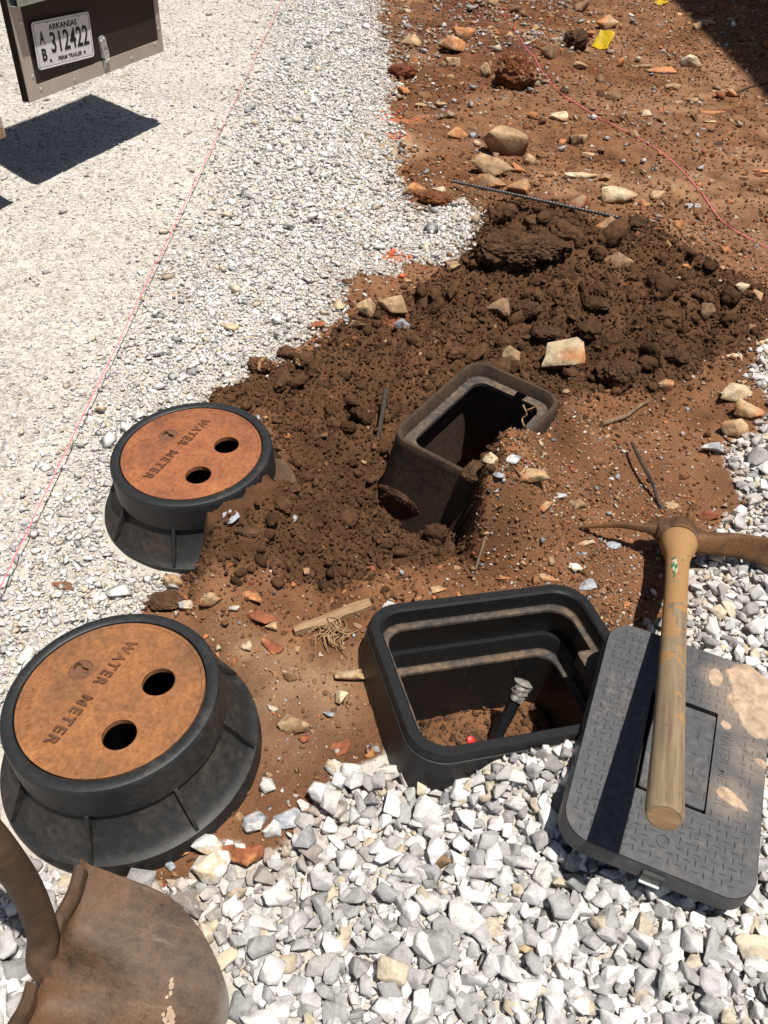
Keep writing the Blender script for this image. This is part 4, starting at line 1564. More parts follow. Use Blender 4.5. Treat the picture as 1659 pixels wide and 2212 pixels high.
for s in (-1, 1):                                            # rolled foot steps on both shoulders
    bm = bmesh.new()
    y0, y1 = s * .026, s * .116
    pts = [(-.001, .006), (-.006, .016), (-.016, .018), (-.020, .012)]
    ring = []
    for yy in np.linspace(y0, y1, 9):
        zo = .36 * yy * yy / HW * .9
        wob = .002 * math.sin(yy * 90)
        ring.append([bm.verts.new((x + wob, yy, z + zo)) for x, z in pts] + [bm.verts.new((x + wob + .0015, yy, z + zo - .002)) for x, z in pts[::-1]])
    for a, b in zip(ring, ring[1:]):
        for k in range(8):
            bm.faces.new((a[k], a[(k + 1) % 8], b[(k + 1) % 8], b[k]))
    bm.faces.new(ring[0])
    bm.faces.new(ring[-1][::-1])
    bmesh.ops.recalc_face_normals(bm, faces=bm.faces[:])
    obj('foot_step', bm, M_TOOL, blade, 50)
Minv = shv.matrix_world.inverted()
wp = [S0 + ax_ * .060 - an * .020, S0 + ax_ * .024 - an * .004, S0 + ax_ * (-.010) + an * .010, at(92, 2015, .150), at(62, 1930, .235), at(10, 1850, .345)]
dlt = (wp[-1] - wp[-2])
dlt /= np.linalg.norm(dlt)
hand_dir = dlt * .6 + np.array([-.42, .12, .62])
hand_dir /= np.linalg.norm(hand_dir)
wp2 = wp + [wp[-1] + (dlt + hand_dir) * .5 * .09, wp[-1] + (dlt + hand_dir) * .5 * .09 + hand_dir * .13]
bm = bmesh.new()
tube(bm, [Minv @ Vector(q) for q in spline(wp2, 8)], list(np.interp(np.linspace(0, 1, len(spline(wp2, 8))), [0, .18, .36, .6, 1], [.016, .0195, .0200, .0195, .0200])), 22)
obj('socket', bm, M_TOOL, shv, 60)
bm = bmesh.new()
e0 = wp2[-1]
tube(bm, [Minv @ Vector(e0 - hand_dir * .02), Minv @ Vector(e0 + hand_dir * .5), Minv @ Vector(e0 + hand_dir * 1.0)], [.0185, .0185, .018], 18)
obj('handle', bm, M_HANDLE, shv, 50)
bm = bmesh.new()
random.seed(4)
for cxm, cym, rr in ((.157, .026, .003), (.159, .019, .004), (.161, .011, .003), (.158, .005, .0025), (.166, -.008, .004), (.170, -.015, .006), (.165, -.021, .004), (.174, -.022, .004), (.160, -.016, .0025), (.169, -.028, .004), (.162, -.033, .003)):
    zc = .36 * cym * cym / HW * .9 + .0008
    pts = [(cxm + rr * (.6 + .5 * random.random()) * math.cos(a), cym + rr * (.6 + .5 * random.random()) * math.sin(a) * 1.3) for a in np.linspace(0, 2 * math.pi, 14, endpoint=False)]
    vsx = [bm.verts.new((x, y, .36 * y * y / HW * .9 + .010 * (x / LB) ** 2 - .008 * (1 - x / LB) + .0032)) for x, y in pts]
    bm.faces.new(vsx)
obj('paint_flecks', bm, M_MUD, blade)

# ------------------------------------------------------------------ trailer
TD = np.array([math.cos(math.radians(67.8)), math.sin(math.radians(67.8)), 0])
TN = np.array([TD[1], -TD[0], 0])
TB = np.array([-1.348, 3.23, .313])
MT = Matrix(((TD[0], -TN[0], 0, TB[0]), (TD[1], -TN[1], 0, TB[1]), (0, 0, 1, TB[2]), (0, 0, 0, 1)))     # local x along the door, y into the trailer side, z up
tr = empty('cargo_trailer', MT, 'dark brown cargo trailer with its rear door open, registration plate on the door', 'trailer')
W_, HT = .82, 2.0
bm = bmesh.new()
box(bm, (0, .0, 0), (W_, .03, HT))
door = obj('door', bm, M_PANEL, tr)
for lo, hi, nm in (((0, -.0035, 0), (.052, 0, HT), 'trim'), ((W_ - .028, -.0035, 0), (W_, 0, HT), 'trim'), ((.0525, -.0030, 0), (W_ - .0285, 0, .047), 'trim')):
    bm = bmesh.new()
    box(bm, lo, hi)
    obj(nm, bm, M_ALU, door)
for x, z in ((.042, .079), (.068, .030), (.764, .040), (.80, .09), (.04, .25), (.43, .022), (.25, .02), (.60, .02)):
    bm = bmesh.new()
    bmesh.ops.create_uvsphere(bm, u_segments=12, v_segments=8, radius=.0055)
    bmesh.ops.scale(bm, vec=(1, .5, 1), verts=bm.verts[:])
    bmesh.ops.translate(bm, vec=(x, -.004, z), verts=bm.verts[:])
    obj('rivet', bm, M_ZINC, door)
bm = bmesh.new()
loft(bm, [[(0, y, z) for y, z in ((-.045, .306), (-.045, .365), (-.006, .365), (-.006, .306))], [(W_, y, z) for y, z in ((-.045, .306), (-.045, .365), (-.006, .365), (-.006, .306))]])
obj('guard_rail', bm, M_RAIL, door)
bm = bmesh.new()
box(bm, (0, -.05, .366), (W_, -.006, .44))
obj('blue_strip', bm, M_BLUE, door)
# plate
MP = T(.2285, -.0075, .158) @ Matrix.Rotation(math.radians(3.2), 4, 'Y') @ Matrix.Rotation(math.pi / 2, 4, 'X')
bm = bmesh.new()
loft(bm, [[(x, y, 0) for x, y in rrect(.1525, .0762, .012, 5)], [(x, y, .0012) for x, y in rrect(.1525, .0762, .012, 5)], [(x, y, .0030) for x, y in rrect(.1500, .0737, .011, 5)], [(x, y, .0030) for x, y in rrect(.1480, .0717, .010, 5)], [(x, y, .0012) for x, y in rrect(.1462, .0700, .009, 5)]])
bm.verts.ensure_lookup_table()
bm.faces.new(bm.verts[-24:])
bmesh.ops.recalc_face_normals(bm, faces=bm.faces[:])
pl = obj('registration_plate', bm, M_PLATE, door)
pl.matrix_local = MP
bm = bmesh.new()
add_text(bm, '312422', .1, .0008, .0012, T(.030, .002, .0016), .205, .066)
add_text(bm, 'A', .05, .0008, .0012, T(-.112, .024, .0016), .024, .040)
add_text(bm, 'B', .05, .0008, .0014, T(-.112, -.030, .0016), .024, .040)
add_text(bm, 'ARKANSAS', .02, .0006, .0004, T(.004, .0505, .0016), .150, .019)
add_text(bm, 'PERM TRAILER', .015, .0006, .0002, T(.020, -.0525, .0016), .130, .0125)
for x, y in ((-.085, -.053), (.100, -.0525)):
    n0 = len(bm.verts)
    lathe(bm, [(.0001, .0022), (.005, .0022), (.005, .001)], 16)
    bm.verts.ensure_lookup_table()
    bmesh.ops.transform(bm, matrix=Matrix.Translation((x, y, 0)), verts=bm.verts[n0:])
obj('lettering', bm, M_INK, pl)
bm = bmesh.new()
loft(bm, [[(x, y, z) for x, y in rrect(h1, h2, .009, 5)] for h1, h2, z in ((.1460, .0700, .0014), (.1460, .0700, .0021), (.1448, .0688, .0021), (.1448, .0688, .0014))])
obj('border_line', bm, M_INK, pl)
for x in (-.090, .075):
    bm = bmesh.new()
    tube(bm, [(x, .076, .0), (x + .002, .068, .009), (x + .012, .062, .006), (x + .020, .066, .002)], .0016, 6)
    obj('tie_wire', bm, M_ZINC, pl)
# hasp
bm = bmesh.new()
lp = spline([[.412, .118], [.418, .133], [.436, .135], [.447, .122], [.449, .098], [.455, .075], [.452, .055], [.440, .044], [.428, .050], [.424, .072], [.416, .095], [.412, .118]], 4)[:-1]
hasp = plate_with_holes([(x, z) for x, z in lp], [[(.427, .093), (.436, .097), (.446, .092), (.446, .082), (.440, .078), (.441, .066), (.436, .064), (.434, .078), (.427, .084)]], .012, .016)
bmesh.ops.transform(hasp, matrix=Matrix(((1, 0, 0, 0), (0, 0, -1, 0), (0, 1, 0, 0), (0, 0, 0, 1))), verts=hasp.verts[:])
bmesh.ops.recalc_face_normals(hasp, faces=hasp.faces[:])
hs = obj('hasp', hasp, M_ZINC, door)
bm = bmesh.new()
box(bm, (.418, -.012, .058), (.446, -.0032, .128))
box(bm, (.425, -.010, .018), (.437, -.0036, .052))
obj('hasp_base', bm, M_ZINC, door)
for x, z in ((.420, .120), (.436, .124), (.430, .044), (.444, .049)):
    bm = bmesh.new()
    bmesh.ops.create_uvsphere(bm, u_segments=10, v_segments=6, radius=.004)
    bmesh.ops.translate(bm, vec=(x, -.0165, z), verts=bm.verts[:])
    obj('rivet', bm, M_ZINC, hs)
# body in front of the hinge, running out of the frame
bx0 = -.17
bm = bmesh.new()
box(bm, (bx0 - 3.0, -.02, -.06), (bx0, 1.75, 2.02))
body = obj('body', bm, M_PANEL, tr)
bm = bmesh.new()
box(bm, (bx0 - 3.0, -.026, -.064), (bx0 + .002, -.0202, .0))
obj('trim', bm, M_ALU, body)
bm = bmesh.new()
box(bm, (bx0 - .5, -.028, -.064), (bx0 - .003, -.0262, -.030))
obj('wood_strip', bm, M_OLDWOOD, body)
for yy in (.05, .75, 1.45):
    bm = bmesh.new()
    box(bm, (bx0 - .05, yy, 2.021), (bx0 + .01, yy + .12, 2.05))
    obj('roof_lamp', bm, M_REDCAP, body)
for s, yy in ((0, -.24), (1, 1.97)):
    bm = bmesh.new()
    lathe(bm, [(.10, -.08), (.25, -.09), (.315, -.06), (.32, 0), (.315, .06), (.25, .09), (.10, .08)], 40)
    bmesh.ops.transform(bm, matrix=Matrix.Translation((bx0 - 1.7, yy, .01)) @ Matrix.Rotation(math.pi / 2, 4, 'X'), verts=bm.verts[:])
    wh = obj('wheel', bm, M_HUB, tr, 40)
    bm = bmesh.new()
    lathe(bm, [(.0001, -.03), (.17, -.05), (.19, -.085), (.20, -.08), (.20, .08), (.19, .085), (.17, .05), (.0001, .03)], 40)
    bmesh.ops.transform(bm, matrix=Matrix.Translation((bx0 - 1.7, yy, .01)) @ Matrix.Rotation(math.pi / 2, 4, 'X'), verts=bm.verts[:])
    obj('rim', bm, M_ALU, wh, 40)
bm = bmesh.new()
tube(bm, [(bx0 - 3.0, .87, .0), (bx0 - 4.0, .87, .02)], .04, 8)
obj('tow_bar', bm, M_HUB, tr)

# ------------------------------------------------------------------ building to the right: its eave throws the dark shade at the upper right
bm = bmesh.new()
box(bm, (3.62, 1.0, -.05), (10, 16, 7.0))
hw = obj('wall', bm, M_WALL, None)
house = empty('building', Matrix.Translation((3.62, 9, 0)), 'tan sided building beside the dirt strip, its eave shading the upper right corner', 'building')
hw.parent = house
hw.matrix_parent_inverse = house.matrix_world.inverted()
bm = bmesh.new()
pr = [(3.35, 7.0), (3.35, 7.14), (6.8, 8.6), (10.3, 7.14), (10.3, 7.0)]
a = [bm.verts.new((x, .4, z)) for x, z in pr]
b = [bm.verts.new((x, 16.4, z)) for x, z in pr]
bm.faces.new(a)
bm.faces.new(b[::-1])
for i in range(5):
    bm.faces.new((a[i], b[i], b[(i + 1) % 5], a[(i + 1) % 5]))
bmesh.ops.recalc_face_normals(bm, faces=bm.faces[:])
hr = obj('roof', bm, M_ROOFM, None)
hr.parent = house
hr.matrix_parent_inverse = house.matrix_world.inverted()

# ------------------------------------------------------------------ strings, bar, sticks, tape
def line_obj(name, pts, r, m, label, cat, n=6, group=None, caps=True, wob=0.0):
    pts = [np.array(p, float) for p in pts]
    c = pts[0].copy()
    bm = bmesh.new()
    tube(bm, [(p - c).tolist() for p in pts], r, n)
    o = obj(name, bm, m, None, 60)
    o.location = c
    return tag(o, label, cat, group)


pA, pB = at(-40, 1352, .032), at(660, -110, .032)
line_obj('string_line', [pA + (pB - pA) * t + np.array([0, 0, -.010 * math.sin(math.pi * t) + .0008 * math.sin(t * 300)]) for t in np.linspace(0, 1, 160)], .0014, M_PINK, 'straight taut pink string stretched along the pale gravel driveway', 'string', 6)
s2 = [(1055, -25), (1072, 5), (1092, 38), (1120, 78), (1152, 128), (1178, 164), (1208, 198), (1250, 227), (1310, 262), (1372, 294), (1430, 330), (1475, 370), (1518, 420), (1556, 473), (1600, 505), (1659, 535), (1720, 560)]
line_obj('string_line', [on(u, v, .006) + np.array([0, 0, .006]) for u, v in spline([list(q) for q in s2], 6)], .0018, M_PINK, 'slack pink string lying in bends across the brown dirt', 'string', 6)

ra, rb = on(976, 391, .03) + np.array([0, 0, .03]), on(1338, 472, .05) + np.array([0, 0, .05])
bm = bmesh.new()
n = 160
tube(bm, [((rb - ra) * t).tolist() for t in np.linspace(0, 1, n)], [.0056 if i % 3 else .0068 for i in range(n)], 10)
o = obj('rebar', bm, M_REBAR, None)
o.location = ra
tag(o, 'thin ribbed steel rebar rod lying across the rocks behind the dark soil heap', 'rebar')

# splintered wood and its clump of dry roots
wa, wb = on(635, 1362, .012), on(800, 1300, .012)
wd_ = wb - wa
LW = float(np.linalg.norm(wd_))
bm = bmesh.new()
ring = []
for t in np.linspace(0, 1, 14):
    ww = .0125 * (.55 + .45 * min(1, t * 3.5)) * (1 + .1 * math.sin(t * 17))
    hh = .007 * (1 + .2 * math.sin(t * 11 + 1))
    y0 = .002 * math.sin(t * 9)
    ring.append([bm.verts.new((t * LW, y0 + a, b)) for a, b in ((-ww, 0), (ww, .001), (ww * .92, hh * 1.7), (ww * .2, hh * 2.1), (-ww * .9, hh * 1.6))])
for a, b in zip(ring, ring[1:]):
    for k in range(5):
        bm.faces.new((a[k], a[(k + 1) % 5], b[(k + 1) % 5], b[k]))
bm.faces.new(ring[0][::-1])
bm.faces.new(ring[-1])
o = obj('wood_splinter', bm, M_OLDWOOD, None)
yaw = math.atan2(wd_[1], wd_[0])
o.location = wa + np.array([0, 0, .002])
o.rotation_euler = (0, -math.asin((wb[2] - wa[2]) / LW), yaw)
tag(o, 'weathered splinter of wood lying on the dirt between the two near boxes', 'wood')

random.seed(12)
rc = on(722, 1372, .0)
bm = bmesh.new()
for k in range(34):
    a = random.random() * 6.28
    st = Vector((random.gauss(0, .014), random.gauss(0, .008), .003 + random.random() * .014))
    Ln = .02 + random.random() * .038
    p1 = st + Vector((math.cos(a) * Ln * .5, math.sin(a) * Ln * .5, .008 * random.random()))
    p2 = st + Vector((math.cos(a + .5) * Ln, math.sin(a + .5) * Ln, -.004 + .006 * random.random()))
    tube(bm, [tuple(q) for q in spline([st, p1, p2], 4)], [.0016 * (1 - .07 * i) for i in range(9)], 5)
o = obj('root_clump', bm, M_ROOT, None)
o.location = rc
tag(o, 'clump of dry tan roots beside the wood splinter', 'roots')

line_obj('twig', [on(u, v, .008) + np.array([0, 0, .010]) for u, v in ((1300, 917), (1328, 908), (1352, 900), (1368, 888), (1384, 876), (1402, 868))], [.0072, .0068, .0062, .0058, .0055, .004], M_TWIG, 'bent grey brown twig on the dirt right of the small muddy box', 'twig', 8)
b0 = on(1434, 1107)
line_obj('twig', spline([at(1365, 956, .055), at(1385, 998, .047), at(1408, 1040, .034), at(1420, 1078, .018), b0 + np.array([0, 0, .0])], 5), .0042, M_DKTWIG, 'thin dark stick raised at one end, above the pick head', 'twig', 8)
line_obj('twig', [on(831, 880) + np.array([0, 0, .055]), on(826, 915) + np.array([0, 0, .04]), on(818, 945) + np.array([0, 0, .02]), on(811, 972)], [.0075, .007, .006, .004], M_DKTWIG, 'black root stub standing in the soil left of the small muddy box', 'twig', 8)
fa = frame(N_FB, A_FB)
def fbp(x, y, z):
    return C_FB + fa[0] * x + fa[1] * y + fa[2] * z
line_obj('hanging_root', spline([fbp(.128, -.050, -.026), at(1138, 895, .115), at(1128, 905, .10), at(1135, 925, .09), at(1152, 945, .085)], 5), .0021, M_ROOT, 'pale thin root hanging over the inner edge of the small muddy box', 'root', 6)
line_obj('hanging_root', spline([fbp(.118, -.068, -.026), at(1160, 878, .12), at(1146, 890, .11)], 5), .0012, M_ROOT, 'shortest pale root fibre inside the right corner of the small muddy box', 'root', 6)
line_obj('twig', [on(u, v, .008) + np.array([0, 0, .008]) for u, v in ((968, 1122), (990, 1136), (1012, 1146), (1040, 1172))], [.004, .005, .006, .005], M_DKTWIG, 'dark crooked twig at the foot of the small muddy box', 'twig', 7)
line_obj('twig', [on(u, v, .004) + np.array([0, 0, .004]) for u, v in ((1580, 205), (1620, 188), (1668, 178))], .005, M_DKTWIG, 'thin dark twig at the edge of the building shade', 'twig', 6)
line_obj('twig', [on(u, v, .004) + np.array([0, 0, .005]) for u, v in ((1100, 1165), (1075, 1140), (1045, 1118))], [.003, .005, .004], M_TWIG, 'short brown twig crossing the pebbly bank below the small muddy box', 'twig', 6)
line_obj('twig', [on(u, v, .004) + np.array([0, 0, .006]) for u, v in ((1408, 620), (1409, 640), (1406, 665))], .005, M_DKTWIG, 'dark stick poking out of the middle of the soil heap', 'twig', 6)


def film(name, u, v, w_, l_, yaw, fold, label):
    p = on(u, v)
    bm = bmesh.new()
    NX, NY = 8, 14
    g = []
    for i in range(NX + 1):
        row = []
        for j in range(NY + 1):
            x, t = (i / NX - .5) * w_, j / NY * l_
            if t < l_ * .4:
                y, z = t, .006 + .004 * math.sin(i * .9)
            else:
                s = t - l_ * .4
                y, z = l_ * .4 + s * math.cos(fold), .006 + s * math.sin(fold) + .004 * math.sin(i * .9 + s * 30)
            row.append(bm.verts.new((x + .004 * math.sin(j * .7), y, z)))
        g.append(row)
    for i in range(NX):
        for j in range(NY):
            bm.faces.new((g[i][j], g[i + 1][j], g[i + 1][j + 1], g[i][j + 1]))
    bmesh.ops.solidify(bm, geom=bm.faces[:], thickness=.0006)
    o = obj(name, bm, M_YEL, None, 40)
    o.location = p
    o.rotation_euler = (0, 0, yaw)
    return tag(o, label, 'marking flag')


film('marking_film', 1290, 106, .095, .17, -.5, .75, 'folded piece of yellow marking film standing up on the dirt, larger of two')
film('marking_film', 1415, 10, .085, .09, -1.0, .3, 'flat scrap of yellow marking film at the top edge of the dirt')

# ------------------------------------------------------------------ single rocks and clods
COLS = {'T': (.44, .30, .17), 'C': (.56, .45, .30), 'O': (.45, .20, .085), 'R': (.25, .085, .042), 'B': (.31, .20, .115), 'W': (.60, .575, .54), 'G': (.33, .345, .37), 'D': (.20, .12, .07)}


def rock_mesh(seed, dims, col, col2=None, npts=13, dirty=True):
    V, Fc = hull_variant(npts, (1, .9, .9), seed, 0, .36)
    bm = bmesh.new()
    vv = [bm.verts.new(p) for p in V]
    for f in Fc:
        bm.faces.new([vv[i] for i in f])
    bmesh.ops.dissolve_limit(bm, angle_limit=.30, verts=bm.verts[:], edges=bm.edges[:])
    bmesh.ops.bevel(bm, geom=bm.edges[:], offset=.022, segments=1, profile=.5, affect='EDGES')
    bmesh.ops.triangulate(bm, faces=bm.faces[:])
    bmesh.ops.subdivide_edges(bm, edges=bm.edges[:], cuts=3, use_grid_fill=True)
    bmesh.ops.triangulate(bm, faces=bm.faces[:])
    bm.verts.index_update()
    P = np.array([v.co[:] for v in bm.verts])
    Fc = np.array([[v.index for v in f.verts] for f in bm.faces])
    bm.free()
    P *= (1 + .16 * fbm3(P, 2.2, seed, 4) - .16 * np.abs(fbm3(P, 3.4, seed + 6, 3)) + .07 * fbm3(P, 9, seed + 9, 3))[:, None]
    P /= np.abs(P).max(0)
    P = P * np.array(dims) / 2
    c = np.tile(np.array(col), (len(P), 1))
    if col2 is not None:
        k = sstep(-.06, .1, fbm3(P / max(dims), 2.2, seed + 4, 4))[:, None]
        c = c + (np.array(col2) - c) * k
    c = c * (1 + .5 * fbm3(P, 45, seed + 2, 4))[:, None]
    if dirty:                                       # soil clinging low down and in blotches
        k = np.clip(sstep(.10, -.30, P[:, 2] / dims[2] + .5 * fbm3(P / max(dims), 3.5, seed + 12, 3)) + .8 * sstep(.10, .24, fbm3(P / max(dims), 4.5, seed + 15, 4)), 0, 1)[:, None]
        c = c + (np.array([.17, .088, .046]) - c) * k * .85
    return newmesh('rock', P, Fc, np.clip(c, .01, .8))


